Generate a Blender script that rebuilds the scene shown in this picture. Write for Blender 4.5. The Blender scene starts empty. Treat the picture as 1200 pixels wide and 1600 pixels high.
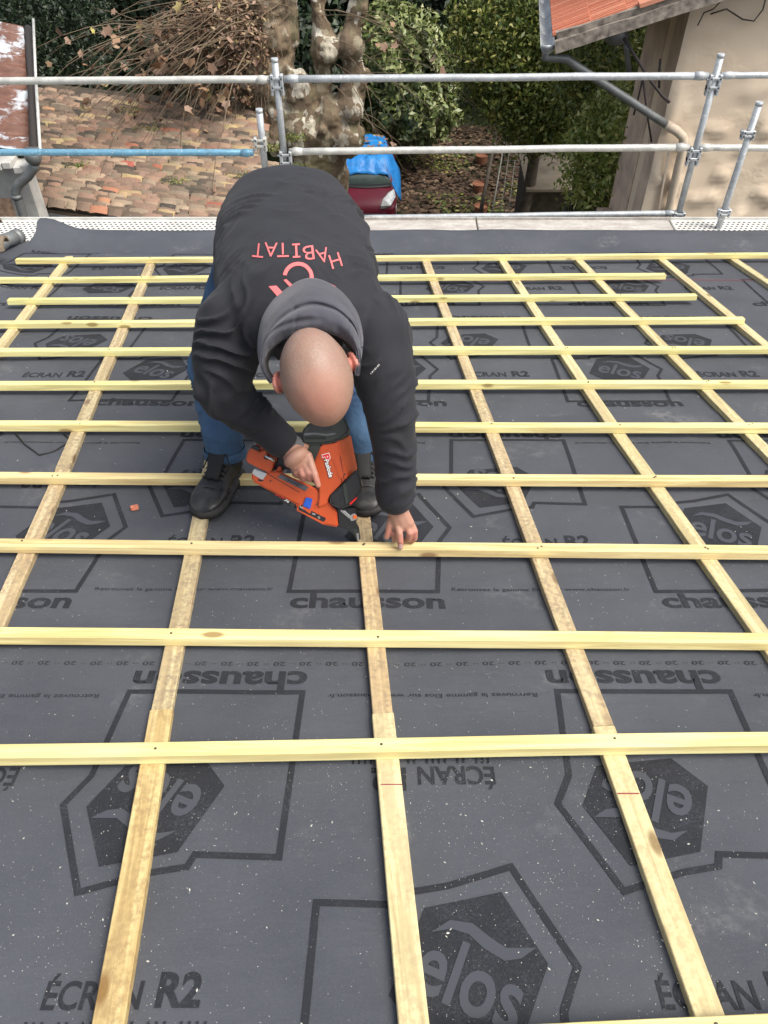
import bpy, bmesh, math, random
import numpy as np
from mathutils import Vector, Matrix, noise
from mathutils.bvhtree import BVHTree
random.seed(7)
S = bpy.context.scene
COL = S.collection
# ------------------------------------------------------------------ camera
FPX = 1203.0
PIT = math.radians(45.8)
SL = math.radians(11.0)
CAMZ = 1.41 / math.cos(SL)
cam_d = bpy.data.cameras.new('camera')
cam = bpy.data.objects.new('camera', cam_d)
COL.objects.link(cam)
cam.location = (0, 0, CAMZ)
cam.rotation_euler = (math.pi / 2 - PIT, 0, 0)
cam_d.sensor_fit = 'VERTICAL'
cam_d.sensor_height = 24.0
cam_d.lens = 24.0 * FPX / 1600
cam_d.clip_start = 0.05
cam_d.clip_end = 500
S.camera = cam
# ------------------------------------------------------------------ light (overcast day)
w = bpy.data.worlds.new('World')
S.world = w
w.use_nodes = True
nt = w.node_tree
bg = nt.nodes['Background']
sky = nt.nodes.new('ShaderNodeTexSky')
sky.sky_type = 'NISHITA'
sky.sun_disc = False
SUN_EL, SUN_AZ = math.radians(58), math.radians(116)
sky.sun_elevation = SUN_EL
sky.sun_rotation = SUN_AZ
sky.air_density = 1.0
sky.dust_density = 4.0
sky.ozone_density = 0.6
cloud = nt.nodes.new('ShaderNodeHueSaturation')      # overcast: most of the blue is gone
cloud.inputs['Saturation'].default_value = 0.55
nt.links.new(sky.outputs[0], cloud.inputs['Color'])
nt.links.new(cloud.outputs[0], bg.inputs[0])
bg.inputs[1].default_value = 0.115
sd = bpy.data.lights.new('sun', 'SUN')
sd.energy = 2.1
sd.angle = math.radians(38)
sd.color = (1.0, 0.95, 0.86)
so = bpy.data.objects.new('sun', sd)
COL.objects.link(so)
sdir = Vector((math.sin(SUN_AZ) * math.cos(SUN_EL), math.cos(SUN_AZ) * math.cos(SUN_EL), math.sin(SUN_EL)))
so.rotation_euler = sdir.to_track_quat('Z', 'Y').to_euler()
S.view_settings.view_transform = 'Standard'
S.view_settings.look = 'None'
S.view_settings.gamma = 1
S.view_settings.exposure = 0.85

# ------------------------------------------------------------------ geometry helpers
FW = Vector((0, math.cos(PIT), -math.sin(PIT)))
DN = Vector((0, -math.sin(PIT), -math.cos(PIT)))
RT = Vector((1, 0, 0))
CAMP = Vector((0, 0, CAMZ))

def V(px, py, z):
    """world point seen at photo pixel (px, py) at depth z"""
    return CAMP + (FW * FPX + RT * (px - 600) + DN * (py - 800)) * (z / FPX)

def W(x, t, h=0.0):
    """roof frame -> world: x across, t down the slope, h above the boards"""
    return Vector((x, t * math.cos(SL) + h * math.sin(SL), -t * math.sin(SL) + h * math.cos(SL)))

def PR(px, py, h=0.0):
    """roof coordinates (x, t) of a photo pixel on the plane h above the roof"""
    d = FW * FPX + RT * (px - 600) + DN * (py - 800)
    n = Vector((0, math.sin(SL), math.cos(SL)))
    k = (h - CAMP.dot(n)) / d.dot(n)
    q = CAMP + d * k
    return q.x, q.y * math.cos(SL) - q.z * math.sin(SL)

def tag(o, label=None, cat=None, group=None, kind=None):
    if label: o['label'] = label
    if cat: o['category'] = cat
    if group: o['group'] = group
    if kind: o['kind'] = kind
    return o

def empty(name, loc=(0, 0, 0)):
    o = bpy.data.objects.new(name, None)
    o.location = loc
    o.empty_display_size = 0.1
    COL.objects.link(o)
    return o

def setparent(o, parent):
    if parent is not None:
        o.parent = parent
        o.matrix_parent_inverse = parent.matrix_world.inverted() if parent.type != 'EMPTY' else Matrix.Translation(-Vector(parent.location))

def mesh_obj(name, me, mat=None, parent=None, smooth=False):
    o = bpy.data.objects.new(name, me)
    COL.objects.link(o)
    if mat is not None:
        for m in (mat if isinstance(mat, (list, tuple)) else [mat]):
            me.materials.append(m)
    if smooth:
        me.polygons.foreach_set('use_smooth', [True] * len(me.polygons))
    setparent(o, parent)
    return o

def fin(name, bm, mat=None, parent=None, smooth=False):
    me = bpy.data.meshes.new(name)
    bm.normal_update()
    bm.to_mesh(me)
    bm.free()
    return mesh_obj(name, me, mat, parent, smooth)

def boxM(bm, M, sx, sy, sz, mi=0, bev=0.0):
    """box of full size sx,sy,sz centred on matrix M"""
    vs = []
    for z in (-.5, .5):
        for x, y in ((-.5, -.5), (.5, -.5), (.5, .5), (-.5, .5)):
            vs.append(bm.verts.new(M @ Vector((x * sx, y * sy, z * sz))))
    fs = []
    for f in ((3, 2, 1, 0), (4, 5, 6, 7), (0, 1, 5, 4), (1, 2, 6, 5), (2, 3, 7, 6), (3, 0, 4, 7)):
        fc = bm.faces.new([vs[i] for i in f]); fc.material_index = mi; fs.append(fc)
    if bev:
        es = list({e for f in fs for e in f.edges})
        bmesh.ops.bevel(bm, geom=es, offset=bev, segments=1, affect='EDGES', profile=0.5)
    return vs

def box(bm, c, sx, sy, sz, mi=0, rz=0.0, bev=0.0):
    boxM(bm, Matrix.Translation(Vector(c)) @ Matrix.Rotation(rz, 4, 'Z'), sx, sy, sz, mi, bev)

def tube(bm, pts, r, n=8, cap=True, mi=0):
    pts = [Vector(p) for p in pts]
    rs = r if isinstance(r, (list, tuple)) else [r] * len(pts)
    rings = []
    t0 = (pts[1] - pts[0]).normalized()
    a = t0.orthogonal().normalized()
    for i, p in enumerate(pts):
        if i == 0: t = (pts[1] - pts[0])
        elif i == len(pts) - 1: t = (pts[-1] - pts[-2])
        else: t = (pts[i + 1] - pts[i]).normalized() + (pts[i] - pts[i - 1]).normalized()
        t = t.normalized()
        a = (a - t * a.dot(t)).normalized()
        b = t.cross(a)
        rings.append([bm.verts.new(p + (a * math.cos(6.28318 * k / n) + b * math.sin(6.28318 * k / n)) * rs[i]) for k in range(n)])
    for i in range(len(rings) - 1):
        for k in range(n):
            f = bm.faces.new((rings[i][k], rings[i][(k + 1) % n], rings[i + 1][(k + 1) % n], rings[i + 1][k]))
            f.material_index = mi; f.smooth = True
    if cap:
        f = bm.faces.new(rings[0][::-1]); f.material_index = mi
        f = bm.faces.new(rings[-1]); f.material_index = mi
    return rings

def ball(bm, c, rad, R=None, sub=2):
    rad = (rad, rad, rad) if isinstance(rad, (int, float)) else rad
    M = Matrix.Translation(Vector(c)) @ (R.to_4x4() if R is not None else Matrix.Identity(4)) @ Matrix.Diagonal((*rad, 1))
    bmesh.ops.create_icosphere(bm, subdivisions=sub, radius=1.0, matrix=M)

def chain(bm, pts, R=None, step=0.3, sub=2):
    """pts: list of (point, radius or (rx,ry,rz))"""
    for (p, a), (q, b) in zip(pts[:-1], pts[1:]):
        a = (a,) * 3 if isinstance(a, (int, float)) else a
        b = (b,) * 3 if isinstance(b, (int, float)) else b
        L = (q - p).length
        n = max(1, int(L / (step * min(min(a), min(b)))))
        for i in range(n + 1):
            t = i / n
            ball(bm, p.lerp(q, t), tuple(a[k] * (1 - t) + b[k] * t for k in range(3)), R, sub)

def remesh(bm, voxel, smooth=3, factor=0.5):
    me = bpy.data.meshes.new('tmp')
    bm.to_mesh(me); bm.free()
    o = bpy.data.objects.new('tmp', me)
    COL.objects.link(o)
    m = o.modifiers.new('r', 'REMESH'); m.mode = 'VOXEL'; m.voxel_size = voxel; m.use_smooth_shade = True
    if smooth:
        s = o.modifiers.new('s', 'SMOOTH'); s.iterations = smooth; s.factor = factor
    dg = bpy.context.evaluated_depsgraph_get()
    out = bpy.data.meshes.new_from_object(o.evaluated_get(dg))
    bpy.data.objects.remove(o)
    bpy.data.meshes.remove(me)
    return out

def npmesh(name, verts, faces, mat=None, parent=None, smooth=False):
    me = bpy.data.meshes.new(name)
    verts = np.asarray(verts, dtype=np.float32).reshape(-1, 3)
    faces = np.asarray(faces, dtype=np.int32)
    k = faces.shape[1]
    me.vertices.add(len(verts)); me.vertices.foreach_set('co', verts.ravel())
    me.loops.add(faces.size); me.loops.foreach_set('vertex_index', faces.ravel())
    me.polygons.add(len(faces))
    me.polygons.foreach_set('loop_start', np.arange(0, faces.size, k, dtype=np.int32))
    me.polygons.foreach_set('loop_total', np.full(len(faces), k, dtype=np.int32))
    me.update(calc_edges=True)
    return mesh_obj(name, me, mat, parent, smooth)

# ------------------------------------------------------------------ materials
class NT:
    def __init__(s, name):
        s.m = bpy.data.materials.new(name); s.m.use_nodes = True
        s.t = s.m.node_tree; s.p = s.t.nodes['Principled BSDF']
    def n(s, typ, **kw):
        q = s.t.nodes.new(typ)
        for k, v in kw.items():
            if k.startswith('i_'):
                key = k[2:]
                key = int(key) if key.isdigit() else key.replace('_', ' ')
                if isinstance(v, bpy.types.NodeSocket): s.t.links.new(v, q.inputs[key])
                else: q.inputs[key].default_value = v
            else: setattr(q, k, v)
        return q
    def link(s, a, b): s.t.links.new(a, b)
    def coord(s, out='Object', scale=(1, 1, 1), rot=(0, 0, 0), rnd=False):
        c = s.n('ShaderNodeTexCoord')
        mp = s.n('ShaderNodeMapping', i_Vector=c.outputs[out], i_Scale=scale, i_Rotation=rot)
        if rnd:
            oi = s.n('ShaderNodeObjectInfo')
            mm = s.n('ShaderNodeMath', operation='MULTIPLY', i_0=oi.outputs['Random'], i_1=57.0)
            cb = s.n('ShaderNodeCombineXYZ', i_X=mm.outputs[0], i_Y=mm.outputs[0], i_Z=mm.outputs[0])
            s.link(cb.outputs[0], mp.inputs['Location'])
        return mp.outputs[0]
    def noise(s, vec, scale=5, detail=4, rough=.55, dist=0):
        return s.n('ShaderNodeTexNoise', i_Vector=vec, i_Scale=scale, i_Detail=detail, i_Roughness=rough, i_Distortion=dist).outputs['Fac']
    def ramp(s, fac, stops, interp='LINEAR'):
        r = s.n('ShaderNodeValToRGB', i_Fac=fac)
        r.color_ramp.interpolation = interp
        e = r.color_ramp.elements
        while len(e) < len(stops): e.new(0.5)
        for a, (p, c) in zip(e, stops):
            a.position = p
            a.color = (c, c, c, 1) if isinstance(c, (int, float)) else (*c, 1)
        return r.outputs[0]
    def mix(s, fac, a, b, mode='MIX'):
        q = s.n('ShaderNodeMix', data_type='RGBA', blend_type=mode)
        for sock, v in ((q.inputs[0], fac), (q.inputs[6], a), (q.inputs[7], b)):
            if isinstance(v, bpy.types.NodeSocket): s.link(v, sock)
            elif isinstance(v, (int, float)): sock.default_value = v
            else: sock.default_value = (*v, 1)
        return q.outputs[2]
    def base(s, v):
        if isinstance(v, bpy.types.NodeSocket): s.link(v, s.p.inputs['Base Color'])
        else: s.p.inputs['Base Color'].default_value = (*v, 1)
    def rough(s, v):
        if isinstance(v, bpy.types.NodeSocket): s.link(v, s.p.inputs['Roughness'])
        else: s.p.inputs['Roughness'].default_value = v
    def bump(s, h, strength=.3, dist=.01):
        b = s.n('ShaderNodeBump', i_Height=h, i_Strength=strength, i_Distance=dist)
        s.link(b.outputs[0], s.p.inputs['Normal'])

def plain(name, col, rough=.6, metal=0.0, var=.15, scale=30, bump=0.0):
    n = NT(name)
    v = n.coord()
    f = n.noise(v, scale, 5)
    a = tuple(c * (1 - var) for c in col); b = tuple(min(1, c * (1 + var)) for c in col)
    n.base(n.ramp(f, [(.3, a), (.7, b)]))
    n.rough(rough); n.p.inputs['Metallic'].default_value = metal
    if bump: n.bump(f, bump, .005)
    return n.m

def wood_mat(name, c_light, c_dark, c_knot, dirt=None, dirt_amt=.5, grain=1.0):
    n = NT(name)
    v = n.coord(scale=(1.2, 26, 26), rnd=True)
    g = n.noise(v, 2.2 * grain, 6, .6, .6)
    g2 = n.noise(n.coord(scale=(.7, 5, 5), rnd=True), 2.0, 3)
    col = n.ramp(g, [(.36, tuple(x * .82 for x in c_dark)), (.47, c_dark), (.60, c_light)])
    col = n.mix(n.ramp(g2, [(.35, 0), (.75, .5)]), col, tuple(c * f for c, f in zip(c_light, (1.08, 1.05, 1.2))))
    kv = n.coord(scale=(7, 17, 17), rnd=True)
    vo = n.n('ShaderNodeTexVoronoi', i_Vector=kv, i_Scale=1.0, i_Randomness=1.0)
    sepc = n.n('ShaderNodeSeparateColor', i_Color=vo.outputs['Color'])
    kf = n.n('ShaderNodeMath', operation='MULTIPLY', i_0=n.ramp(vo.outputs['Distance'], [(.14, .9), (.24, 0)]), i_1=n.ramp(sepc.outputs[0], [(.72, 0), (.73, 1)]))
    col = n.mix(kf.outputs[0], col, c_knot)
    # fine dark flecks
    fl = n.noise(n.coord(scale=(6, 60, 60), rnd=True), 5, 2)
    col = n.mix(n.ramp(fl, [(.72, 0), (.78, .5)]), col, c_knot)
    if dirt is not None:
        d = n.noise(n.coord(scale=(1, 2.5, 2.5), rnd=True), 7, 6, .7)
        d2 = n.noise(n.coord(rnd=True), 70, 4, .7)
        m = n.n('ShaderNodeMath', operation='MULTIPLY', i_0=n.ramp(d, [(.34, .15), (.56, 1)]), i_1=n.ramp(d2, [(.42, .0), (.60, 1)]))
        mm = n.n('ShaderNodeMath', operation='MULTIPLY', i_0=m.outputs[0], i_1=dirt_amt)
        col = n.mix(mm.outputs[0], col, dirt)
    oi2 = n.n('ShaderNodeObjectInfo')
    tint = n.ramp(oi2.outputs['Random'], [(0, (1, .98, .94)), (.5, (.93, .95, .90)), (1, (.98, .93, .84))])
    col = n.mix(1.0, col, tint, 'MULTIPLY')
    n.base(col); n.rough(.75)
    n.bump(g, .25, .003)
    n.p.inputs['Specular IOR Level'].default_value = .25
    return n.m

M = {}
M['batten'] = wood_mat('pale_pine', (.80, .73, .36), (.66, .54, .24), (.33, .22, .09))
M['batten2'] = wood_mat('pale_green_pine', (.78, .74, .36), (.64, .57, .25), (.30, .22, .09))
M['batten3'] = wood_mat('warm_pine', (.80, .68, .36), (.66, .50, .25), (.28, .17, .08))
M['counter'] = wood_mat('dusty_pine', (.60, .50, .30), (.44, .33, .18), (.18, .11, .06), dirt=(.27, .21, .15), dirt_amt=.8)
M['counter_new'] = wood_mat('fresh_pine', (.62, .50, .25), (.48, .34, .15), (.22, .12, .04), dirt=(.30, .20, .10), dirt_amt=.6)
M['counter_pale'] = wood_mat('pale_counter_pine', (.68, .60, .35), (.52, .43, .23), (.22, .15, .07), dirt=(.40, .31, .19), dirt_amt=.6)

def membrane_mat():
    n = NT('underlay_fabric')
    v = n.coord()
    a = n.noise(v, 2.2, 5, .6)
    b = n.noise(v, 220, 3, .6)
    c = n.ramp(a, [(.28, (.060, .066, .079)), (.72, (.095, .101, .117))])
    c = n.mix(n.ramp(b, [(.4, 0), (.7, .25)]), c, (.12, .124, .135))
    ch = n.noise(v, 3.1, 9, .68, .4)
    ch2 = n.noise(v, 38, 5, .7)
    m = n.n('ShaderNodeMath', operation='MULTIPLY', i_0=n.ramp(ch, [(.575, 0), (.74, .6)]), i_1=n.ramp(ch2, [(.40, 0), (.65, 1)]))
    c = n.mix(m.outputs[0], c, (.30, .29, .28))
    n.base(c); n.rough(.62)
    wv = n.noise(v, 900, 2)
    big = n.noise(n.coord(scale=(1, 2.2, 1)), 7, 4, .55)
    ad = n.n('ShaderNodeMath', operation='MULTIPLY_ADD', i_0=big, i_1=3.4, i_2=wv)
    n.bump(ad.outputs[0], .5, .006)
    n.p.inputs['Specular IOR Level'].default_value = .22
    return n.m

def print_mat(name, col):
    n = NT(name)
    v = n.coord()
    wv = n.noise(v, 260, 4, .7)
    wl = n.noise(v, 9, 5, .7)
    m = n.n('ShaderNodeMath', operation='MULTIPLY', i_0=n.ramp(wv, [(.45, 0), (.62, 1)]), i_1=n.ramp(wl, [(.45, .15), (.7, .8)]))
    n.base(n.mix(m.outputs[0], col, (.07, .074, .086))); n.rough(.7); n.p.inputs['Specular IOR Level'].default_value = .12
    return n.m
M['membrane'] = membrane_mat()
M['print'] = print_mat('print_ink', (.024, .0255, .030))
M['print_out'] = print_mat('print_gap', (.064, .068, .080))
M['red_chalk'] = plain('red_chalk', (.25, .05, .06), .8)
M['chip'] = plain('sawdust_chip', (.50, .49, .44), .8, var=.2, scale=8)
M['brick_chip'] = plain('brick_chip', (.5, .17, .10), .9, var=.3, scale=60)

def galv(name, tint=(.44, .47, .49)):
    n = NT(name)
    v = n.coord(scale=(1, 1, 1))
    a = n.noise(v, 14, 6, .65)
    b = n.noise(v, 55, 4, .6)
    c = n.ramp(a, [(.3, tuple(x * .72 for x in tint)), (.7, tuple(min(1, x * 1.15) for x in tint))])
    c = n.mix(n.ramp(b, [(.60, 0), (.66, .8)]), c, (.72, .70, .66))
    c = n.mix(n.ramp(n.noise(v, 23, 5, .7), [(.66, 0), (.73, .75)]), c, (.24, .15, .10))
    n.base(c); n.rough(.5); n.p.inputs['Metallic'].default_value = .25
    n.bump(b, .25, .002)
    return n.m
M['galv'] = galv('galvanised_steel')
M['galv_white'] = galv('pale_galvanised_steel', (.56, .56, .52))
M['galv_blue'] = galv('blue_painted_steel', (.16, .36, .50))
M['galv_green'] = galv('green_grey_steel', (.36, .47, .48))
M['zinc'] = plain('zinc_grey', (.17, .18, .18), .45, .3, .2, 12)
M['zinc_light'] = plain('zinc_light', (.42, .43, .42), .4, .4, .2, 9)

def perf_mat():
    n = NT('perforated_steel')
    v = n.coord()
    # staggered round holes, open dark slots in plank
    vo = n.n('ShaderNodeTexVoronoi', i_Vector=v, i_Scale=1.0)
    a = n.noise(v, 8, 5)
    n.base(n.ramp(a, [(.3, (.50, .50, .47)), (.7, (.68, .67, .63))])); n.rough(.6)
    return n.m
M['perf'] = perf_mat()
M['hole'] = plain('hole_dark', (.035, .035, .035), .9)
def deckmat():
    n = NT('weathered_deck')
    v = n.coord(scale=(1, 3, 1))
    a = n.noise(v, 6, 8, .7); b = n.noise(v, 40, 5, .7)
    c = n.ramp(a, [(.3, (.30, .27, .25)), (.65, (.52, .50, .46))])
    c = n.mix(n.ramp(b, [(.55, 0), (.68, .75)]), c, (.22, .16, .13))
    n.base(c); n.rough(.9); n.bump(b, .4, .004)
    return n.m
M['deck'] = deckmat()

def island(n):
    g = n.n('ShaderNodeNewGeometry')
    return g.outputs['Random Per Island']
def leaf_mat(name, stops, rough=.5, trans=.0):
    n = NT(name)
    c = n.ramp(island(n), stops)
    n.base(c); n.rough(rough)
    n.p.inputs['Specular IOR Level'].default_value = .4
    return n.m
M['leaf_laurel'] = leaf_mat('laurel_leaves', [(0, (.06, .09, .025)), (.35, (.14, .18, .055)), (.75, (.24, .27, .10)), (1, (.38, .38, .20))], .35)
M['leaf_vine'] = leaf_mat('vine_leaves', [(0, (.05, .085, .018)), (.5, (.13, .17, .034)), (.85, (.25, .26, .06)), (1, (.38, .34, .11))], .45)
M['leaf_bright'] = leaf_mat('bright_leaves', [(0, (.14, .21, .04)), (.5, (.30, .36, .09)), (1, (.52, .50, .18))], .45)
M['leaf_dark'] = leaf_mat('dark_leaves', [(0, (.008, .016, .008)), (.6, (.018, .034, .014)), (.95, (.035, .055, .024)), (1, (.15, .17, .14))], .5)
M['leaf_autumn'] = leaf_mat('autumn_leaves', [(0, (.20, .12, .08)), (.35, (.32, .21, .15)), (.65, (.24, .13, .07)), (.88, (.36, .26, .16)), (.95, (.45, .38, .12)), (1, (.50, .40, .28))], .6)
M['leaf_litter'] = leaf_mat('fallen_leaves', [(0, (.055, .032, .02)), (.5, (.095, .058, .036)), (.9, (.15, .10, .06)), (1, (.28, .2, .13))], .8)
M['twig'] = plain('twig_bark', (.17, .125, .08), .8, var=.3, scale=3)
M['bark_dark'] = plain('bark_dark', (.07, .055, .04), .9, var=.4, scale=8, bump=.5)
def plane_bark():
    n = NT('plane_bark')
    v = n.coord(scale=(1, 1, .6))
    wv = n.n('ShaderNodeTexNoise', i_Vector=v, i_Scale=5.0, i_Detail=4.0)
    dv = n.n('ShaderNodeVectorMath', operation='MULTIPLY_ADD', i_0=wv.outputs['Color'], i_1=(.35, .35, .35), i_2=v)
    vo = n.n('ShaderNodeTexVoronoi', i_Vector=dv.outputs[0], i_Scale=7.5)
    se = n.n('ShaderNodeSeparateColor', i_Color=vo.outputs['Color'])
    c = n.ramp(se.outputs[0], [(0, (.17, .125, .08)), (.30, (.25, .19, .12)), (.48, (.20, .18, .10)), (.62, (.33, .29, .20)), (.74, (.55, .51, .40)), (.88, (.70, .67, .57))], 'CONSTANT')
    b = n.noise(v, 16, 7, .7)
    c = n.mix(n.ramp(b, [(.48, 0), (.64, .6)]), c, (.13, .095, .065))
    c = n.mix(n.ramp(n.noise(v, 1.1, 3), [(.40, 0), (.60, .7)]), c, (.19, .14, .09))
    n.base(c); n.rough(.85)
    ad = n.n('ShaderNodeMath', operation='MULTIPLY_ADD', i_0=se.outputs[0], i_1=.6, i_2=b)
    n.bump(ad.outputs[0], .8, .04)
    return n.m
M['plane'] = plane_bark()
def ground_mat():
    n = NT('garden_ground')
    v = n.coord()
    a = n.noise(v, .5, 5, .6); b = n.noise(v, 7, 7, .75)
    lit = n.ramp(b, [(.3, (.03, .02, .014)), (.55, (.07, .045, .03)), (.72, (.14, .09, .06))])
    gr = n.ramp(b, [(.3, (.03, .045, .015)), (.7, (.10, .13, .05))])
    n.base(n.mix(n.ramp(a, [(.45, 0), (.58, 1)]), lit, gr)); n.rough(.95); n.bump(b, .8, .05)
    return n.m
M['ground'] = ground_mat()
def tile_old():
    n = NT('old_clay_tiles')
    r = island(n)
    c = n.ramp(r, [(0, (.07, .06, .05)), (.2, (.20, .14, .10)), (.4, (.32, .205, .15)), (.58, (.19, .15, .11)), (.78, (.43, .32, .22)), (.90, (.30, .17, .12)), (.97, (.50, .39, .20)), (1, (.42, .11, .08))])
    v = n.coord()
    b = n.noise(v, 6, 7, .75); d = n.noise(v, 1.3, 4, .6)
    c = n.mix(n.ramp(b, [(.54, 0), (.68, .55)]), c, (.085, .08, .05))
    c = n.mix(n.ramp(d, [(.55, 0), (.7, .4)]), c, (.11, .11, .06))
    c = n.mix(n.ramp(n.noise(v, 17, 4, .6), [(.66, 0), (.74, .4)]), c, (.62, .56, .46))
    n.base(c); n.rough(.9); n.bump(b, .5, .02)
    return n.m
M['tile_old'] = tile_old()
def tile_orange():
    n = NT('orange_tiles')
    v = n.coord()
    r = n.ramp(island(n), [(0, (.40, .12, .07)), (.5, (.50, .17, .095)), (1, (.56, .24, .15))])
    b = n.noise(v, 20, 6, .7)
    n.base(n.mix(n.ramp(b, [(.55, 0), (.7, .5)]), r, (.28, .14, .09))); n.rough(.85); n.bump(b, .3, .01)
    return n.m
M['tile_orange'] = tile_orange()
def plaster():
    n = NT('beige_plaster')
    v = n.coord()
    a = n.noise(v, 1.1, 5, .6); b = n.noise(n.coord(scale=(1, 1, 1.6)), 3.3, 3, .5, .4); c2 = n.noise(v, 60, 4, .6)
    c = n.ramp(a, [(.3, (.74, .59, .43)), (.7, (.80, .67, .51))])
    c = n.mix(n.ramp(n.noise(v, 5, 8, .75), [(.60, 0), (.75, .35)]), c, (.40, .32, .24))
    n.base(c); n.rough(.9)
    r = n.ramp(b, [(.50, 0), (.64, 1)])
    ad = n.n('ShaderNodeMath', operation='MULTIPLY_ADD', i_0=c2, i_1=.12, i_2=r)
    n.bump(ad.outputs[0], .25, .012)
    return n.m
M['plaster'] = plaster()
M['plaster_pink'] = plain('pink_plaster', (.58, .45, .35), .9, var=.25, scale=4, bump=.3)
M['near_black'] = plain('dark_recess', (.035, .03, .028), .9)
M['oldwood'] = plain('old_grey_wood', (.22, .19, .16), .9, var=.55, scale=16, bump=.8)
M['cream_pipe'] = plain('cream_pipe', (.60, .50, .38), .6, var=.1)
M['cable'] = plain('cable_dark', (.05, .04, .038), .7)
M['wire'] = plain('wire_grey', (.20, .20, .17), .6)
M['render_grey'] = plain('grey_render', (.45, .44, .41), .9, var=.2, scale=5, bump=.3)
M['brick'] = plain('rough_brick', (.42, .27, .18), .95, var=.45, scale=14, bump=.8)
def rust():
    n = NT('rusty_painted_iron')
    v = n.coord(scale=(.6, 1, 1))
    a = n.noise(v, 2.6, 7, .7, .3); b = n.noise(v, 18, 6, .7)
    c = n.ramp(b, [(.3, (.10, .045, .032)), (.6, (.17, .08, .055)), (.8, (.26, .15, .10))])
    n.base(n.mix(n.ramp(a, [(.50, 0), (.57, 1)]), c, (.50, .55, .60))); n.rough(.7); n.bump(b, .3, .01)
    return n.m
M['rust'] = rust()
M['paint_white'] = plain('flaked_white', (.60, .63, .66), .7, var=.35, scale=12)
def tarp():
    n = NT('blue_tarp')
    v = n.coord()
    a = n.noise(v, 3, 5, .6)
    n.base(n.ramp(a, [(.3, (.015, .18, .52)), (.7, (.03, .30, .78))])); n.rough(.4); n.bump(n.noise(v, 5, 4), .7, .06)
    return n.m
M['tarp'] = tarp()
M['car'] = plain('burgundy_paint', (.13, .012, .025), .38, .0, .08, 3)
M['car'].node_tree.nodes['Principled BSDF'].inputs['Specular IOR Level'].default_value = .3
M['glass'] = plain('car_glass', (.08, .11, .10), .12, 0, .2, 2)
M['lamp'] = plain('headlight', (.62, .64, .62), .2, .2, .3, 12)
M['black'] = plain('black_plastic', (.018, .018, .02), .55, var=.3)
M['terracotta'] = plain('terracotta', (.30, .13, .07), .8)

# ================================================================== ROOF: underlay strips and their print
def sstep(a, b, x):
    t = min(1, max(0, (x - a) / (b - a))); return t * t * (3 - 2 * t)

def hm(x, t):
    """height of the underlay above the boards"""
    h = .0045 * noise.noise(Vector((x * 1.3, t * 2.2, 3.1))) + .0035 * noise.noise(Vector((x * 3.3, t * 5.0, 8.1))) + .0016 * noise.noise(Vector((x * 5 + t * 4, t * 9 - x * 2, 2.1)))
    h -= .003
    if t > 4.5:   # past the last batten the sheet sags, then rolls over the eave
        h += -.03 * sstep(4.5, 4.72, t) + .05 * sstep(4.74, 4.98, t) + .008 * noise.noise(Vector((x * 2.2, t * 6, 1)))
        h -= .16 * sstep(5.04, 5.20, t)
    c = sstep(-2.02, -2.26, x) * sstep(4.55, 4.8, t)          # loose corner standing up at the left
    h += .075 * c
    if t > 3.3:
        h += .085 * sstep(-2.02, -2.35, x) * sstep(3.4, 3.7, t) * (1 - sstep(4.1, 4.4, t))
    return h

strips = [(-1.0, 1.285, .0045), (1.15, 2.46, .003), (2.33, 3.60, .0015), (3.48, 5.20, 0.0)]
SL_LABEL = ['near sheet of dark grey underlay at the photo bottom, with the most sawdust',
            'second sheet of dark grey underlay from the camera, the one the worker stands over',
            'third sheet of dark grey underlay from the camera, level with the worker arms',
            'farthest sheet of dark grey underlay, curling over the eave by the scaffold']
strip_objs = []
for i, (t0, t1, off) in enumerate(strips):
    xs = np.arange(-3.0, 3.001, .05); n_t = int((t1 - t0) / .05) + 1
    ts = np.linspace(t0, t1, n_t)
    vv = []
    for t in ts:
        for x in xs:
            tt = t + (.012 * noise.noise(Vector((x * 2, i * 5, 0))) if t == t1 else 0)
            if i == 3 and t > 4.9: tt = t + .035 * noise.noise(Vector((x * 1.7, 2, 0)))
            xx = max(x, -2.27 - .8 * (1 - sstep(4.55, 4.74, t)) - .02 * math.sin(t * 14)) if i == 3 else x
            vv.append(W(xx, tt, hm(xx, t) + off))
    nx = len(xs)
    ff = [(a * nx + b, a * nx + b + 1, (a + 1) * nx + b + 1, (a + 1) * nx + b) for a in range(n_t - 1) for b in range(nx - 1)]
    o = npmesh('roof_underlay', vv, ff, M['membrane'], None, True)
    tag(o, SL_LABEL[i], 'roof underlay', 'overlapping sheets of roof underlay')
    strip_objs.append(o)

def text_bm(s, bold=0.0, shear=0.0):
    cu = bpy.data.curves.new('t', 'FONT'); cu.body = s; cu.offset = bold; cu.shear = shear
    cu.resolution_u = 4
    ob = bpy.data.objects.new('t', cu); COL.objects.link(ob)
    dg = bpy.context.evaluated_depsgraph_get()
    me = bpy.data.meshes.new_from_object(ob.evaluated_get(dg))
    bm = bmesh.new(); bm.from_mesh(me)
    bpy.data.objects.remove(ob); bpy.data.curves.remove(cu); bpy.data.meshes.remove(me)
    bmesh.ops.triangulate(bm, faces=bm.faces[:])
    xs = [v.co.x for v in bm.verts]; ys = [v.co.y for v in bm.verts]
    cx, cy = (min(xs) + max(xs)) / 2, (min(ys) + max(ys)) / 2
    for v in bm.verts: v.co = Vector(((v.co.x - cx) / (max(xs) - min(xs)), (v.co.y - cy) / (max(ys) - min(ys)), 0))
    return bm          # unit box centred on the origin

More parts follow.
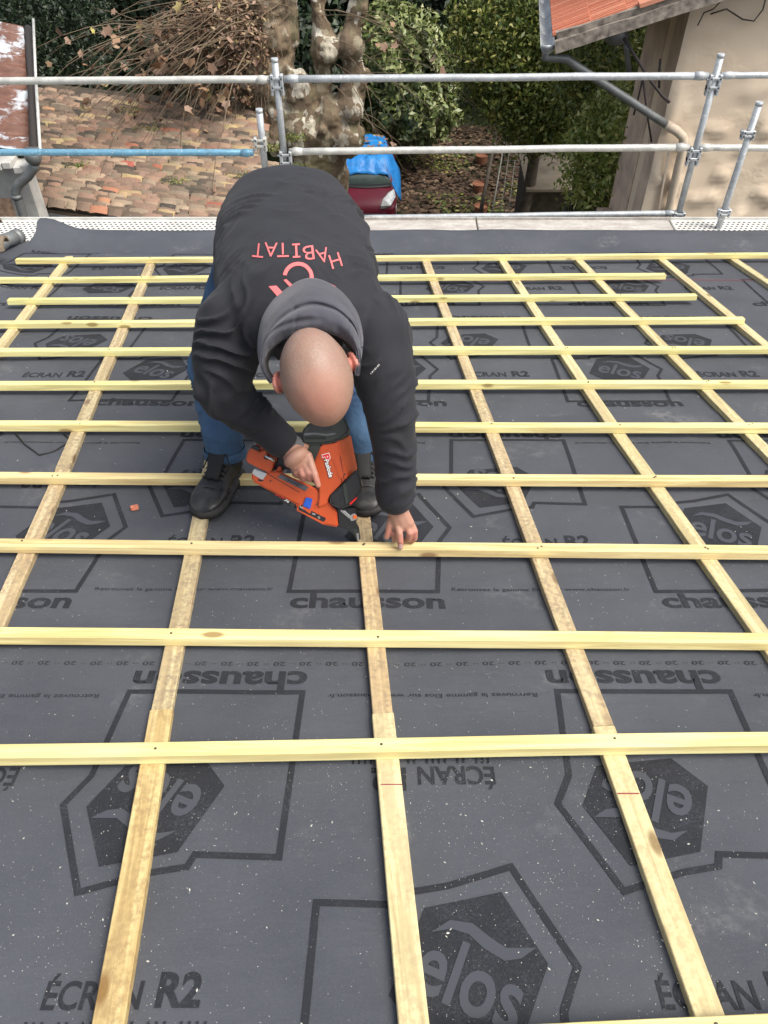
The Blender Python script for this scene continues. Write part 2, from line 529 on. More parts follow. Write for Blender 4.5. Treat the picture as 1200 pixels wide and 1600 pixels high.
def cut_grid(bm, step):
    xs = [v.co.x for v in bm.verts]; ys = [v.co.y for v in bm.verts]
    for ax, lo, hi in ((0, min(xs), max(xs)), (1, min(ys), max(ys))):
        k = math.ceil(lo / step) * step
        while k < hi:
            co = Vector((k, 0, 0)) if ax == 0 else Vector((0, k, 0))
            no = Vector((1, 0, 0)) if ax == 0 else Vector((0, 1, 0))
            bmesh.ops.bisect_plane(bm, geom=bm.verts[:] + bm.edges[:] + bm.faces[:], plane_co=co, plane_no=no, dist=1e-6)
            k += step

def lay(bm, name, strip, cx, ct, sx, sy, rot=0.0, mat=None, lift=.0014, parent=None):
    """put a flat unit design onto the sheet: size sx,sy, turned by rot, centred at roof point"""
    c, s = math.cos(rot), math.sin(rot)
    for v in bm.verts:
        x, y = v.co.x * sx, v.co.y * sy
        v.co = Vector((cx + x * c - y * s, ct + x * s + y * c, 0))
    cut_grid(bm, .05)
    off = strips[strip][2]
    for v in bm.verts: v.co = W(v.co.x, v.co.y, hm(v.co.x, v.co.y) + off + lift)
    bmesh.ops.recalc_face_normals(bm, faces=bm.faces[:])
    if bm.faces and bm.faces[0].normal.z < 0:
        bmesh.ops.reverse_faces(bm, faces=bm.faces[:])
    return fin(name, bm, mat or M['print'], parent or strip_objs[strip])

def poly_bm(pts):
    bm = bmesh.new(); bm.faces.new([bm.verts.new((x, y, 0)) for x, y in pts])
    bmesh.ops.triangulate(bm, faces=bm.faces[:])
    return bm

def stroke_bm(pts, wd, closed=True):
    bm = bmesh.new(); n = len(pts); L = []; Rr = []
    for i in range(n):
        p = Vector(pts[i]); a = Vector(pts[i - 1]) if (closed or i > 0) else None; b = Vector(pts[(i + 1) % n]) if (closed or i < n - 1) else None
        d1 = (p - a).normalized() if a is not None else (b - p).normalized()
        d2 = (b - p).normalized() if b is not None else d1
        n1 = Vector((-d1.y, d1.x)); n2 = Vector((-d2.y, d2.x))
        m = (n1 + n2).normalized(); k = wd / 2 / max(.35, m.dot(n1))
        L.append(bm.verts.new((*(p + m * k), 0))); Rr.append(bm.verts.new((*(p - m * k), 0)))
    for i in range(n if closed else n - 1):
        j = (i + 1) % n
        bm.faces.new((L[i], L[j], Rr[j], Rr[i]))
    return bm

OUT = [(-.265, .105), (-.10, .10), (-.09, .125), (-.02, .137), (.105, .175), (.195, -.01), (.158, -.08), (.14, -.315), (-.275, -.315)]
HEX = [(-.065, .095), (.08, .125), (.145, -.005), (.092, -.105), (-.075, -.125), (-.132, -.055)]
SWO = [(-.055, .050), (-.02, .072), (.02, .066), (.05, .040), (.075, .022), (.128, .022), (.10, .004), (.07, 0), (.035, .022), (.012, .046), (-.02, .056)]
def logo(strip, x, t, flip):
    r = math.pi if flip else 0
    root = lay(stroke_bm(OUT, .0135), 'printed_outline', strip, x, t, 1, 1, r)
    hx = lay(poly_bm(HEX), 'printed_hexagon', strip, x, t, 1, 1, r)
    c, s = math.cos(r), math.sin(r)
    b = text_bm('elos', .018)
    dx, dy = .008, -.030
    lay(b, 'logo_lettering', strip, x + dx * c - dy * s, t + dx * s + dy * c, .182, .112, r - math.radians(24), M['print_out'], .0028, hx)
    b2 = poly_bm(SWO)
    lay(b2, 'logo_leaf', strip, x, t, 1, 1, r, M['print_out'], .0028, hx)
def word(strip, s, x, t, wd, ht, flip, bold=.02, nm='printed_word', shear=0):
    lay(text_bm(s, bold, shear), nm, strip, x, t, wd, ht, math.pi if flip else 0)
def chausson(strip, x, t, flip):
    word(strip, 'chausson', x, t, .425, .062, flip, .03)
def ecran(strip, x, t, flip):
    word(strip, '\u00c9CRAN', x - (.055 if not flip else -.055), t, .165, .058, flip, .02)
    word(strip, 'R2', x + (.09 if not flip else -.09), t - (-.003 if not flip else .003), .075, .058, flip, .035)
def small(strip, x, t, flip):
    word(strip, 'Retrouvez la gamme Elos sur www.chausson.fr', x, t, .50, .017, flip, .004, 'printed_small_text')

# sheet 1 (nearest)
for x in (-.91, .14, 1.19): logo(0, x, .38, False)
for x in (-1.49, -.47, .555, 1.58): logo(0, x, .68, True)
for x in (-.435, .60): ecran(0, x, .332, False)
for x in (-.925, .10, 1.12): ecran(0, x, .753, True)
for x in (-1.42, -.40, .61, 1.62): chausson(0, x, 1.033, True)
for x in (-.93, .115, 1.13): small(0, x, .985, True)
for x in (-.95, .08, 1.12): word(0, 'III II IIII II III IIII', x, .80, .30, .022, True, .0, 'printed_small_text')
for x in (-.44, .6): word(0, 'III II IIII II III IIII', x, .275, .30, .022, False, .0, 'printed_small_text')
word(0, '20 \u00b7\u00b7 ' * 44 + '20', 0, 1.088, 2.9, .0125, True, .004, 'printed_edge_marks')
# sheet 2
for x in (-1.07, -.045, .975): chausson(1, x, 1.325, False)
for x in (-1.0, .01, 1.035): logo(1, x, 1.68, False)
for x in (-.56, .44, 1.46): small(1, x, 1.373, False)
for x in (-1.5, -.52, .50, 1.52): ecran(1, x, 1.60, False)
for x in (-1.72, -.60, .39, 1.42): logo(1, x, 1.905, True)
for x in (-1.1, -.08, .90): ecran(1, x, 1.925, True)
for x in (-1.64, -.55, .455, 1.46): chausson(1, x, 2.252, True)
for x in (-1.15, -.1, .95): small(1, x, 2.20, True)
# sheet 3
for x in (-1.98, -.95, .04, .99, 2.0): chausson(2, x, 2.53, False)
for x in (-1.95, -1.0, .04, 1.02, 2.0): logo(2, x, 2.86, False)
for x in (-1.42, -.44, .50, 1.49): ecran(2, x, 2.80, False)
for x in (-2.4, -1.44, -.53, .41, 1.42): logo(2, x, 3.13, True)
for x in (-1.93, -.95, .02, .93, 1.95): ecran(2, x, 3.07, True)
for x in (-2.3, -1.38, -.45, .48, 1.5): chausson(2, x, 3.46, True)
# sheet 4
for x in (-2.2, -1.28, -.35, .16, 1.18, 2.15): chausson(3, x, 3.68, False)
for x in (-2.4, -1.53, -.60, .36, 1.33, 2.3): logo(3, x, 3.965, False)
for x in (-2.0, -1.10, -.2, .86, 1.80): ecran(3, x, 3.93, False)
for x in (-2.1, -1.16, -.25, .72, 1.69): logo(3, x, 4.27, True)
for x in (-1.60, -.7, .22, 1.18): ecran(3, x, 4.29, True)
for x in (-2.0, -1.06, -.15, .78, 1.76): chausson(3, x, 4.62, True)
# red chalk line across the far sheet
b = stroke_bm([(-1.5, 4.05), (2.6, 4.06)], .006, False)
lay(b, 'chalk_line', 3, 0, 0, 1, 1, 0, M['red_chalk'])
b = stroke_bm([(-.4, 2.135), (.3, 2.137)], .001, False); b.free()

# the boarded roof carrying the sheets
bm = bmesh.new()
Rr = Matrix.Rotation(-SL, 4, 'X')
boxM(bm, Matrix.Translation(W(0, 1.8, -.22)) @ Rr, 6.4, 6.6, .30)
bm2o = fin('roof_deck', bm, M['oldwood'])
tag(bm2o, 'boarded roof slope under the dark underlay sheets', 'roof')

# ------------------------------------------------------------------ battens
def lath(name, x0, t0, x1, t1, wd, h0, h1, mat, wob=.0012, seed=0, mats2=None):
    """squared lath between two roof points (centre line), from height h0 to h1; local X runs along it"""
    a, b = Vector((x0, t0)), Vector((x1, t1)); L = (b - a).length; d = (b - a) / L; nn = Vector((-d.y, d.x))
    X = (W(x1, t1) - W(x0, t0)).normalized(); Z = Vector((0, math.sin(SL), math.cos(SL))); Y = Z.cross(X)
    mid = (a + b) / 2; c = W(mid.x, mid.y, (h0 + h1) / 2)
    Mx = Matrix((X, Y, Z)).transposed().to_4x4(); Mx.translation = c
    bm = bmesh.new(); n = max(6, int(L / .12)); hw, hh, bv = wd / 2, (h1 - h0) / 2, .0016
    prof = [(-hw + bv, -hh), (hw - bv, -hh), (hw, -hh + bv), (hw, hh - bv), (hw - bv, hh), (-hw + bv, hh), (-hw, hh - bv), (-hw, -hh + bv)]
    rings = []
    for i in range(n + 1):
        s = -L / 2 + L * i / n
        dy = wob * 2.0 * noise.noise(Vector((s * .9, seed * 7.3, 0))); dz = wob * noise.noise(Vector((s * 1.1, seed * 3.1, 5)))
        rings.append([bm.verts.new((s, y + dy, z + dz * (1 if z > 0 else 0))) for y, z in prof])
    k = len(prof)
    for i in range(n):
        for j in range(k):
            bm.faces.new((rings[i][j], rings[i + 1][j], rings[i + 1][(j + 1) % k], rings[i][(j + 1) % k]))
    bm.faces.new(rings[0][::-1]); bm.faces.new(rings[-1])
    bmesh.ops.recalc_face_normals(bm, faces=bm.faces[:])
    o = fin(name, bm, mat)
    o.matrix_world = Mx
    return o
HB = .049; BW = .037; CT = .022
BATS = [  # far top edge: left px, right px, ends (True = real end in the photo)
    ((-60, 1162), (1260, 1143), 'batten', 'pale batten nearest the camera but one, with a dark knot at its left end'),
    ((-60, 979), (1260, 990), 'batten', 'pale batten with two round knots at left, next below the one being nailed'),
    ((-60, 840), (1260, 852), 'batten3', 'pale batten the worker holds with his fingers and nails down'),
    ((-60, 737), (1260, 742), 'batten3', 'pale batten passing right behind the heels of the work boots'),
    ((-60, 657), (1260, 660), 'batten', 'pale batten passing behind the lower legs, first one above the boots'),
    ((-60, 595), (1260, 593), 'batten2', 'pale batten crossing behind the ears of the bent man, level with his knees'),
    ((-60, 544), (1260, 539), 'batten2', 'pale batten level with the hood of the man, next above the one at his ears'),
    ((-60, 501), (1160, 494), 'batten2', 'longest of the three pale battens whose right ends show on the roof'),
    ((15, 465), (1086, 458), 'batten2', 'short pale batten tucked under the lifted underlay at left, level with the pink lettering'),
    ((-60, 433), (1038, 426), 'batten2', 'shortest pale batten at right, second in from the eave'),
    ((27, 403), (1260, 394), 'batten', 'pale batten nearest the eave and the scaffold, with its left end showing'),
    ((700, 1604), (1330, 1578), 'batten', 'pale batten of which only a sliver shows in the bottom right corner'),
]
for i, (p, q, m, lb) in enumerate(BATS):
    (xa, ta), (xb, tb) = PR(*p, HB), PR(*q, HB)
    o = lath('roof_batten', xa, ta - BW / 2, xb, tb - BW / 2, BW, CT, HB, M[m], .0026, i)
    tag(o, lb, 'batten', 'pale battens running across the roof')
def cpx(pts):
    return [PR(x, y, CT) for x, y in pts]
CBS = [
    ([(108, 400), (-40, 590)], 'counter_pale', .046, 'counter batten at the far left, running out of the photo beside the lifted underlay'),
    ([(238, 403), (97, 733)], 'counter', .048, 'long dusty counter batten left of the worker, its upper length'),
    ([(97, 733), (-30, 1020)], 'counter', .050, 'dirty counter batten at the left edge, lower end of the lath left of the worker'),
    ([(394, 403), (312, 812), (252, 1108)], 'counter', .048, 'dirty counter batten under the left boot of the worker'),
    ([(252, 1108), (163, 1625)], 'counter_new', .052, 'orange tinted counter batten nearest the bottom left corner'),
    ([(526, 403), (567, 815), (597, 1115)], 'counter', .046, 'dusty counter batten under the nailer and between the boots'),
    ([(597, 1115), (650, 1625)], 'counter_pale', .050, 'counter batten with a red pencil mark at the bottom middle of the photo'),
    ([(664, 403), (757, 668), (820, 850), (945, 1133)], 'counter', .047, 'counter batten right of the worker running down past his outstretched hand'),
    ([(943, 1134), (1125, 1625)], 'counter_pale', .050, 'yellowish counter batten reaching the bottom right corner'),
    ([(783, 403), (955, 660)], 'counter_pale', .046, 'second counter batten to the right of the worker, upper length'),
    ([(955, 660), (1105, 850), (1230, 1045)], 'counter_pale', .048, 'wide counter batten crossing the right edge of the photo, lower length'),
    ([(902, 403), (1230, 735)], 'counter_pale', .046, 'third counter batten to the right of the worker, leaving the photo at the right edge'),
    ([(1027, 398), (1260, 590)], 'counter_pale', .046, 'fourth counter batten right of the worker, where the short battens end'),
    ([(1138, 398), (1290, 500)], 'counter_pale', .046, 'counter batten in the far right corner of the roof'),
]
for i, (pp, m, wd, lb) in enumerate(CBS):
    q = cpx(pp); (xa, ta), (xb, tb) = q[0], q[-1]
    if xa > xb: (xa, ta), (xb, tb) = (xb, tb), (xa, ta)
    o = lath('counter_batten', xa, ta, xb, tb, wd, -.004, CT - .0005 * (i % 3), M[m], .002, i + 20)
    tag(o, lb, 'counter batten', 'counter battens running down the roof slope')
    if 'red pencil' in lb or 'yellowish' in lb:
        y = 1226 if 'red' in lb else 1240
        cx, ct = PR((600 + (y - 1115) * .103) if 'red' in lb else 982, y, CT)
        bm = bmesh.new(); boxM(bm, Matrix.Translation(W(cx, ct, CT + .0008)) @ Rr, .045, .0025, .0006)
        fin('pencil_line', bm, M['red_chalk'], None).name = 'pencil_line'
        pl = COL.objects[-1]; setparent(pl, None)
        pl.parent = o; pl.matrix_parent_inverse = o.matrix_world.inverted()

# nail heads where battens cross the counter battens
M['nail_steel'] = plain('nail_steel', (.10, .08, .06), .6, .4)
nbm = bmesh.new(); bmesh.ops.create_cone(nbm, cap_ends=True, segments=10, radius1=.0034, radius2=.003, depth=.0016)
nme = bpy.data.meshes.new('nail_head'); nbm.to_mesh(nme); nbm.free(); nme.materials.append(M['nail_steel'])
bts = [o_ for o_ in COL.objects if o_.name.startswith('roof_batten')]
for o_, (p, q, m, lb) in zip(bts, BATS):
    (xa, ta), (xb, tb) = PR(*p, HB), PR(*q, HB)
    for pp, m_, wd_, lb_ in CBS:
        Q = cpx(pp); (x0, t0), (x1, t1) = Q[0], Q[-1]
        if abs(t1 - t0) < 1e-6: continue
        tm = (ta + tb) / 2 - BW / 2; f = (tm - t0) / (t1 - t0)
        if not (0 <= f <= 1): continue
        x = x0 + (x1 - x0) * f
        if not (min(xa, xb) + .02 < x < max(xa, xb) - .02) or abs(x) > 2.6: continue
        tt_ = ta + (tb - ta) * (x - xa) / (xb - xa) - BW / 2
        for k in range(random.choice((1, 1, 2))):
            n_ = bpy.data.objects.new('nail_head', nme); COL.objects.link(n_)
            n_.matrix_world = Matrix.Translation(W(x + random.uniform(-.012, .012), tt_ + random.uniform(-.009, .009), HB + .0006)) @ Matrix.Rotation(-SL, 4, 'X')
            n_.parent = o_; n_.matrix_parent_inverse = o_.matrix_world.inverted()
# ------------------------------------------------------------------ sawdust
rng = np.random.default_rng(3)
vv = []; ff = []
def chips(n, xr, tr, size):
    for _ in range(n):
        t = tr[0] + (tr[1] - tr[0]) * rng.random(); x = xr[0] + (xr[1] - xr[0]) * rng.random()
        if noise.noise(Vector((x * 1.6, t * 1.6, 0))) * .9 + rng.random() < .38: continue
        s = size * (.4 + 1.1 * rng.random() ** 3); a = rng.random() * 6.28; ar = .25 + .35 * rng.random()
        dx, dy = math.cos(a) * s, math.sin(a) * s
        h = hm(x, t) + .0065
        k = len(vv)
        lift = .5 * s * rng.random()
        vv.extend([W(x - dx, t - dy, h), W(x + dy * ar, t - dx * ar, h + lift * .4), W(x + dx, t + dy, h + lift), W(x - dy * ar, t + dx * ar, h + .0004)])
        ff.append((k, k + 1, k + 2, k + 3))
chips(7000, (-.8, .9), (.25, .86), .0011)
chips(500, (-.8, .9), (.25, .86), .0026)
chips(2600, (-1.1, 1.2), (.86, 1.6), .0015)
chips(900, (-1.8, 1.9), (1.6, 2.8), .003)
chips(500, (-2.2, 2.2), (2.8, 4.9), .004)
chips(420, (-.6, -.3), (1.5, 1.9), .0018)
chips(500, (.75, 1.25), (4.6, 5.0), .003)
o = npmesh('sawdust', vv, ff, M['chip'])
tag(o, 'pale sawdust specks scattered over the underlay', 'sawdust', None, 'stuff')
# red brick chip
bm = bmesh.new(); x, t = PR(210, 793, .01)
boxM(bm, Matrix.Translation(W(x, t, .010)) @ Matrix.Rotation(.5, 4, 'Z') @ Matrix.Rotation(.2, 4, 'Y'), .024, .017, .012, 0, .002)
for v in bm.verts: v.co += Vector((rng.normal(), rng.normal(), rng.normal())) * .0009
o = fin('brick_chip', bm, M['brick_chip']); tag(o, 'small red chip of brick lying on the dark underlay left of the boot', 'brick chip')
# black strap loop lying on the sheet at left
bm = bmesh.new()
pts = [PR(*p) for p in ((25, 680), (40, 697), (62, 712), (85, 706), (112, 690), (100, 680))]
tube(bm, [W(x, t, hm(x, t) + .006) for x, t in pts], .0035, 6)
o = fin('strap', bm, M['black']); tag(o, 'thin black strap lying in a bow on the underlay at the left', 'strap')
# scrap of tile and pipe piece at the far left eave
def arch(bm, Mx, L, r, th=.014, n=8, a0=.25, a1=2.89):
    ri = []
    for s in (-L / 2, L / 2):
        k = r * (1 if s < 0 else .86)
        ri.append([bm.verts.new(Mx @ Vector((s, math.cos(a0 + (a1 - a0) * j / n) * k, math.sin(a0 + (a1 - a0) * j / n) * k))) for j in range(n + 1)] +
                  [bm.verts.new(Mx @ Vector((s, math.cos(a1 - (a1 - a0) * j / n) * (k - th), math.sin(a1 - (a1 - a0) * j / n) * (k - th)))) for j in range(n + 1)])
    m = len(ri[0])
    for j in range(m): bm.faces.new((ri[0][j], ri[0][(j + 1) % m], ri[1][(j + 1) % m], ri[1][j]))
    for q in ri:
        for j in range(n): bm.faces.new((q[j], q[j + 1], q[m - 2 - j], q[m - 1 - j]))
    return bm
for k, (px, py, lb) in enumerate(((8, 383, 'curved clay roof tile on top of the pair beside the eave at far left'), (14, 394, 'curved clay roof tile underneath, in the pair beside the eave at far left'))):
    bm = bmesh.new(); x, t = PR(px, py, .08)
    arch(bm, Matrix.Translation(W(x - .22, t, .16 - .07 * k)) @ Matrix.Rotation(.12, 4, 'Z'), .42, .085)
    bmesh.ops.recalc_face_normals(bm, faces=bm.faces[:])
    o = fin('roof_tile', bm, M['tile_old']); tag(o, lb, 'roof tile', 'loose clay tiles at the far left')
bm = bmesh.new(); x, t = PR(0, 372, .1)
tube(bm, [W(x - .14, t + .04, -.05), W(x - .07, t + .06, .02), W(x - .02, t + .1, .06), W(x + .01, t + .2, .05)], [.04, .042, .042, .045], 14)
tube(bm, [W(x + .005, t + .18, .05), W(x + .015, t + .22, .05)], .05, 14)
o = fin('pipe_elbow', bm, M['zinc'], None, True); tag(o, 'short grey pipe elbow lying beside the clay tiles at the far left edge', 'pipe')

# ================================================================== SCAFFOLD
YS = 5.95
def atY(px, py, Y):
    d = FW * FPX + RT * (px - 600) + DN * (py - 800)
    return CAMP + d * (Y / d.y)
sc = empty('scaffold', (0, YS, -2)); tag(sc, 'galvanised tube scaffold with three guard rails standing along the eave', 'scaffold')
def rail(p, q, r, mat, Y=YS):
    a, b_ = atY(*p, Y), atY(*q, Y)
    bm = bmesh.new(); n = 10
    tube(bm, [a.lerp(b_, i / n) + Vector((0, 0, .004 * noise.noise(Vector((i * .9, a.x, 3))))) for i in range(n + 1)], r, 12)
    for e, d in ((a, 1), (b_, -1)):   # flattened, flared ends held by the coupler
        X = (b_ - a).normalized() * d
        tube(bm, [e + X * .10, e + X * .05, e + X * .0], [r * 1.02, r * 1.25, r * .8], 12)
    fin('guard_rail', bm, M[mat], sc)
rail((-160, 127), (422, 124.5), .024, 'galv_white')
rail((444, 123.5), (1106, 118.5), .024, 'galv')
rail((1126, 118), (1300, 117), .021, 'galv')
rail((-160, 237.5), (396, 239), .024, 'galv_blue')
rail((452, 237), (1076, 230), .025, 'galv_white')
rail((1092, 230.5), (1300, 232), .024, 'galv_white')
rail((540, 341), (1058, 333), .022, 'galv')
def post(top, bot, mat, r=.024, Y=YS):
    a, b_ = atY(*top, Y), atY(*bot, Y)
    a2 = Vector(((a.x + b_.x) / 2, Y, a.z)); b2 = Vector((a2.x, Y, b_.z))
    bm = bmesh.new(); tube(bm, [a, b_], r, 14)
    tube(bm, [a + Vector((0, 0, -.02)), a + Vector((0, 0, .004))], r * 1.05, 14)
    return fin('post', bm, M[mat], sc), a, b_
post((429, 92), (446, 262), 'galv')
post((405, 171), (414, 262), 'galv', .024, YS - .12)
post((1127, 85), (1058, 342), 'galv')
post((1187, 160), (1108, 400), 'galv', .024, YS - .22)
def coupler(px, py, Y=YS, w_=.10, h=.17, mat='galv'):
    c = atY(px, py, Y); bm = bmesh.new()
    for s in (-1, 1):
        box(bm, c + Vector((s * .034, -.01, 0)), .024, .05, h * .62, bev=.005)
        box(bm, c + Vector((s * .038, -.01, -h * .3)), .016, .04, h * .4, bev=.004)
    box(bm, c + Vector((0, -.030, h * .16)), .08, .010, .018, bev=.003)
    box(bm, c + Vector((0, -.030, -h * .18)), .08, .010, .018, bev=.003)
    tube(bm, [c + Vector((-.045, -.02, .02)), c + Vector((-.062, -.02, .02))], .008, 6)
    fin('coupler', bm, M[mat], sc)
coupler(433, 128); coupler(1115, 128, YS - .0)
coupler(407, 222, YS - .12, h=.12, mat='galv_white')
coupler(1084, 240); coupler(447, 246)
coupler(1168, 208, YS - .22, h=.08); coupler(1131, 330, YS - .22, h=.08)
coupler(1060, 336, h=.10)
# deck planks
def plank(x0, x1, mat, holes, lb):
    root = empty('scaffold_plank', ((x0 + x1) / 2, 5.6, -1.32))
    bm = bmesh.new(); box(bm, ((x0 + x1) / 2, 5.55, -1.33), x1 - x0, .66, .05, bev=.006)
    box(bm, ((x0 + x1) / 2, 5.875, -1.30), x1 - x0, .012, .03)
    fin('plank_board', bm, M[mat], root)
    if holes:
        bm = bmesh.new(); r = 0; y = 5.25
        while y < 5.84:
            x = x0 + .03 + (.02 if r % 2 else 0)
            while x < x1 - .02:
                if x > -3.2 and x < 3.4:
                    bmesh.ops.create_circle(bm, cap_ends=True, segments=7, radius=.0085, matrix=Matrix.Translation((x, y, -1.3035)) @ Matrix.Diagonal((1.25, 1, 1, 1)))
                x += .04
            r += 1; y += .034
        fin('drain_holes', bm, M['hole'], root)
    tag(root, lb, 'scaffold plank', 'scaffold planks along the eave')
plank(-4.2, -1.05, 'perf', True, 'perforated pale steel scaffold plank at the left, beyond the curled underlay')
plank(-1.04, .72, 'deck', False, 'stained flat scaffold plank behind the worker, below the parked car')
plank(.73, 2.24, 'deck', False, 'stained scaffold plank with a lengthwise seam, left of the leaning posts')
plank(2.25, 4.4, 'perf', True, 'perforated scaffold plank at the right below the beige house')

# ================================================================== PERSON
def skin_mat():
    n = NT('skin')
    v = n.coord()
    a = n.noise(v, 9, 5, .6); b = n.noise(v, 60, 4, .6)
    c = n.ramp(a, [(.3, (.34, .17, .115)), (.7, (.45, .25, .18))])
    c = n.mix(n.ramp(b, [(.5, 0), (.75, .35)]), c, (.42, .20, .15))
    # stubble over the scalp, pink patch on the crown
    g = n.n('ShaderNodeAttribute', attribute_name='scalp')
    st = n.noise(v, 240, 3, .7); mo = n.noise(v, 26, 5, .65)
    sc_ = n.mix(n.ramp(st, [(.35, .45), (.65, .0)]), (.33, .215, .165), (.10, .082, .072))
    sc_ = n.mix(n.ramp(mo, [(.40, .0), (.65, .55)]), sc_, (.27, .14, .095))
    c = n.mix(g.outputs['Fac'], c, sc_)
    g2 = n.n('ShaderNodeAttribute', attribute_name='flush')
    c = n.mix(g2.outputs['Fac'], c, (.55, .19, .15))
    n.base(c); n.rough(.5)
    n.p.inputs['Subsurface Weight'].default_value = .12
    n.p.inputs['Subsurface Radius'].default_value = (.01, .004, .002)
    n.bump(n.noise(v, 120, 5, .7), .35, .0025)
    return n.m
M['skin'] = skin_mat()
def cloth(name, col, rough=.75, sheen=.3, weave=700, var=.15, lint=0):
    n = NT(name)
    v = n.coord()
    a = n.noise(v, 5, 4, .6); wv = n.noise(v, weave, 2)
    c = n.ramp(a, [(.3, tuple(x * (1 - var) for x in col)), (.7, tuple(x * (1 + var) for x in col))])
    if lint:
        li = n.noise(n.coord(scale=(1, 1.6, 1)), 6.0, 8, .72, .6)
        c = n.mix(n.ramp(li, [(.66, 0), (.76, lint)]), c, (.25, .25, .27))
    n.base(c); n.rough(rough)
    n.p.inputs['Sheen Weight'].default_value = sheen
    n.p.inputs['Sheen Roughness'].default_value = .5
    ad = n.n('ShaderNodeMath', operation='MULTIPLY_ADD', i_0=n.noise(n.coord(scale=(1, 1, 1)), 9, 4, .5, .8), i_1=5.0, i_2=wv)
    n.bump(ad.outputs[0], .35, .003)
    return n.m
M['jacket'] = cloth('black_sweatshirt', (.0100, .0105, .0155), .8, .06, lint=.22)
M['hood'] = cloth('grey_hood', (.050, .050, .064), .88, .18)
M['lining'] = cloth('dark_lining', (.03, .022, .02), .9, .1)
M['cuff'] = cloth('grey_cuff', (.11, .11, .12), .85, .2)
def denim():
    n = NT('denim')
    v = n.coord()
    a = n.noise(v, 6, 5, .65); b = n.noise(n.coord(scale=(1, 1, .5)), 380, 3)
    c = n.ramp(a, [(.3, (.012, .040, .095)), (.7, (.045, .105, .19))])
    c = n.mix(n.ramp(b, [(.4, 0), (.7, .35)]), c, (.09, .155, .25))
    n.base(c); n.rough(.85)
    n.bump(n.noise(v, 14, 5, .6, 1.2), .5, .012)
    return n.m
M['denim'] = denim()
M['boot'] = plain('scuffed_black_leather', (.012, .012, .0125), .55, 0, .6, 22, .5)
M['boot_toe'] = plain('scuffed_toe_leather', (.022, .0215, .021), .45, 0, .7, 30, .5)
M['sole'] = plain('rubber_sole', (.025, .024, .023), .8, 0, .4, 20)
M['lace'] = plain('boot_lace', (.012, .012, .012), .8)
M['pink'] = plain('pink_print', (.72, .16, .16), .6, var=.06, scale=50)
M['white_print'] = plain('white_print', (.8, .8, .8), .6)

# --- skeleton (image-left = his right)
pelvis = V(452, 350, 2.40)
waist = V(455, 400, 2.20)
chest = V(474, 480, 1.99)
neckb = V(487, 520, 1.90)
headc = V(495, 590, 1.69)
shR, elR, wrR = V(372, 515, 1.98), V(349, 612, 2.02), V(451, 697, 2.13)
shL, elL, wrL = V(586, 525, 1.99), V(612, 645, 2.03), V(617, 785, 2.16)
hipR, knR = V(392, 365, 2.44), V(335, 575, 2.52)
hipL, knL = V(505, 365, 2.44), V(562, 575, 2.52)
BT = [(PR(315, 811, CT), PR(368, 741, CT)), (PR(573, 808, CT), PR(564, 741, CT))]     # toe and heel of each boot on the laths
def ank(b, f, h):
    (x0, t0), (x1, t1) = b; return W(x1 + (x0 - x1) * f, t1 + (t0 - t1) * f, CT + h)
anR, anL = ank(BT[0], .2, .14), ank(BT[1], .2, .14)
def rot_to(z, x=None):
    z = z.normalized(); x = (x or RT); x = (x - z * x.dot(z)).normalized(); y = z.cross(x)
    return Matrix((x, y, z)).transposed()
TR = rot_to(chest - pelvis)        # torso frame: x right, z towards the head

root = empty('person', W(-.25, 1.95, .03))
tag(root, 'bald worker in black hooded sweatshirt and jeans bending over to nail a batten', 'person')

# --- head frame: crown points at the camera, face looks down the picture
roll = math.radians(-15)
to_cam = (CAMP - headc).normalized()
up_h = (to_cam * .975 + DN * .20).normalized()     # crown direction
f0 = (DN * math.cos(roll) - RT * math.sin(roll))
fh = (f0 - up_h * f0.dot(up_h)).normalized()        # face direction
xh = fh.cross(up_h)
HR = Matrix((xh, fh, up_h)).transposed()            # x = ear axis, y = face, z = crown
def H(x, y, z): return headc + HR @ Vector((x, y, z))

bm = bmesh.new()
# skull, face
hs = 1.0
nb = len(bm.verts)
bmesh.ops.create_icosphere(bm, subdivisions=5, radius=1.0)
for v in list(bm.verts)[nb:]:
    x, y, z = v.co
    wd = .0790 * (1 - .10 * max(0, y) ** 1.8 - .04 * max(0, -y) ** 2)
    v.co = H(x * wd, y * .110 + .001, z * (.088 - .004 * max(0, y)) ) + Vector((1, 1, 1)) * .0008 * noise.noise(Vector((x * 3, y * 3, z * 3)))
ball(bm, H(0, .050, -.070), (.052, .045, .062), HR, 3)
ball(bm, H(0, .066, -.115), (.030, .026, .024), HR, 3)
for s in (-1, 1):
    ball(bm, H(s * .034, .070, -.052), (.022, .012, .008), HR, 2)      # brow
    ball(bm, H(s * .042, .066, -.066), (.018, .016, .014), HR, 2)      # cheek
    ball(bm, H(s * .032, .078, -.062), (.0125, .0105, .009), HR, 2)      # eyelid
    # ear: helix ring and lobe
    for k in range(11):
        a = math.radians(-70 + 230 * k / 10)
        ball(bm, H(s * (.086 + .007 * math.sin(a)), -.006 - .019 * math.cos(a) * 1.0, -.030 + .030 * math.sin(a)), .0062, HR, 2)
    ball(bm, H(s * .083, -.006, -.032), (.006, .019, .028), HR, 2)
    ball(bm, H(s * .082, .0, -.064), (.007, .010, .011), HR, 2)
chain(bm, [(H(0, .084, -.058), .008), (H(0, .104, -.086), .011)], HR, .4)
ball(bm, H(0, .104, -.084), (.017, .012, .009), HR, 2)
ball(bm, H(0, .094, -.104), (.022, .008, .006), HR, 2); ball(bm, H(0, .090, -.113), (.019, .009, .006), HR, 2)
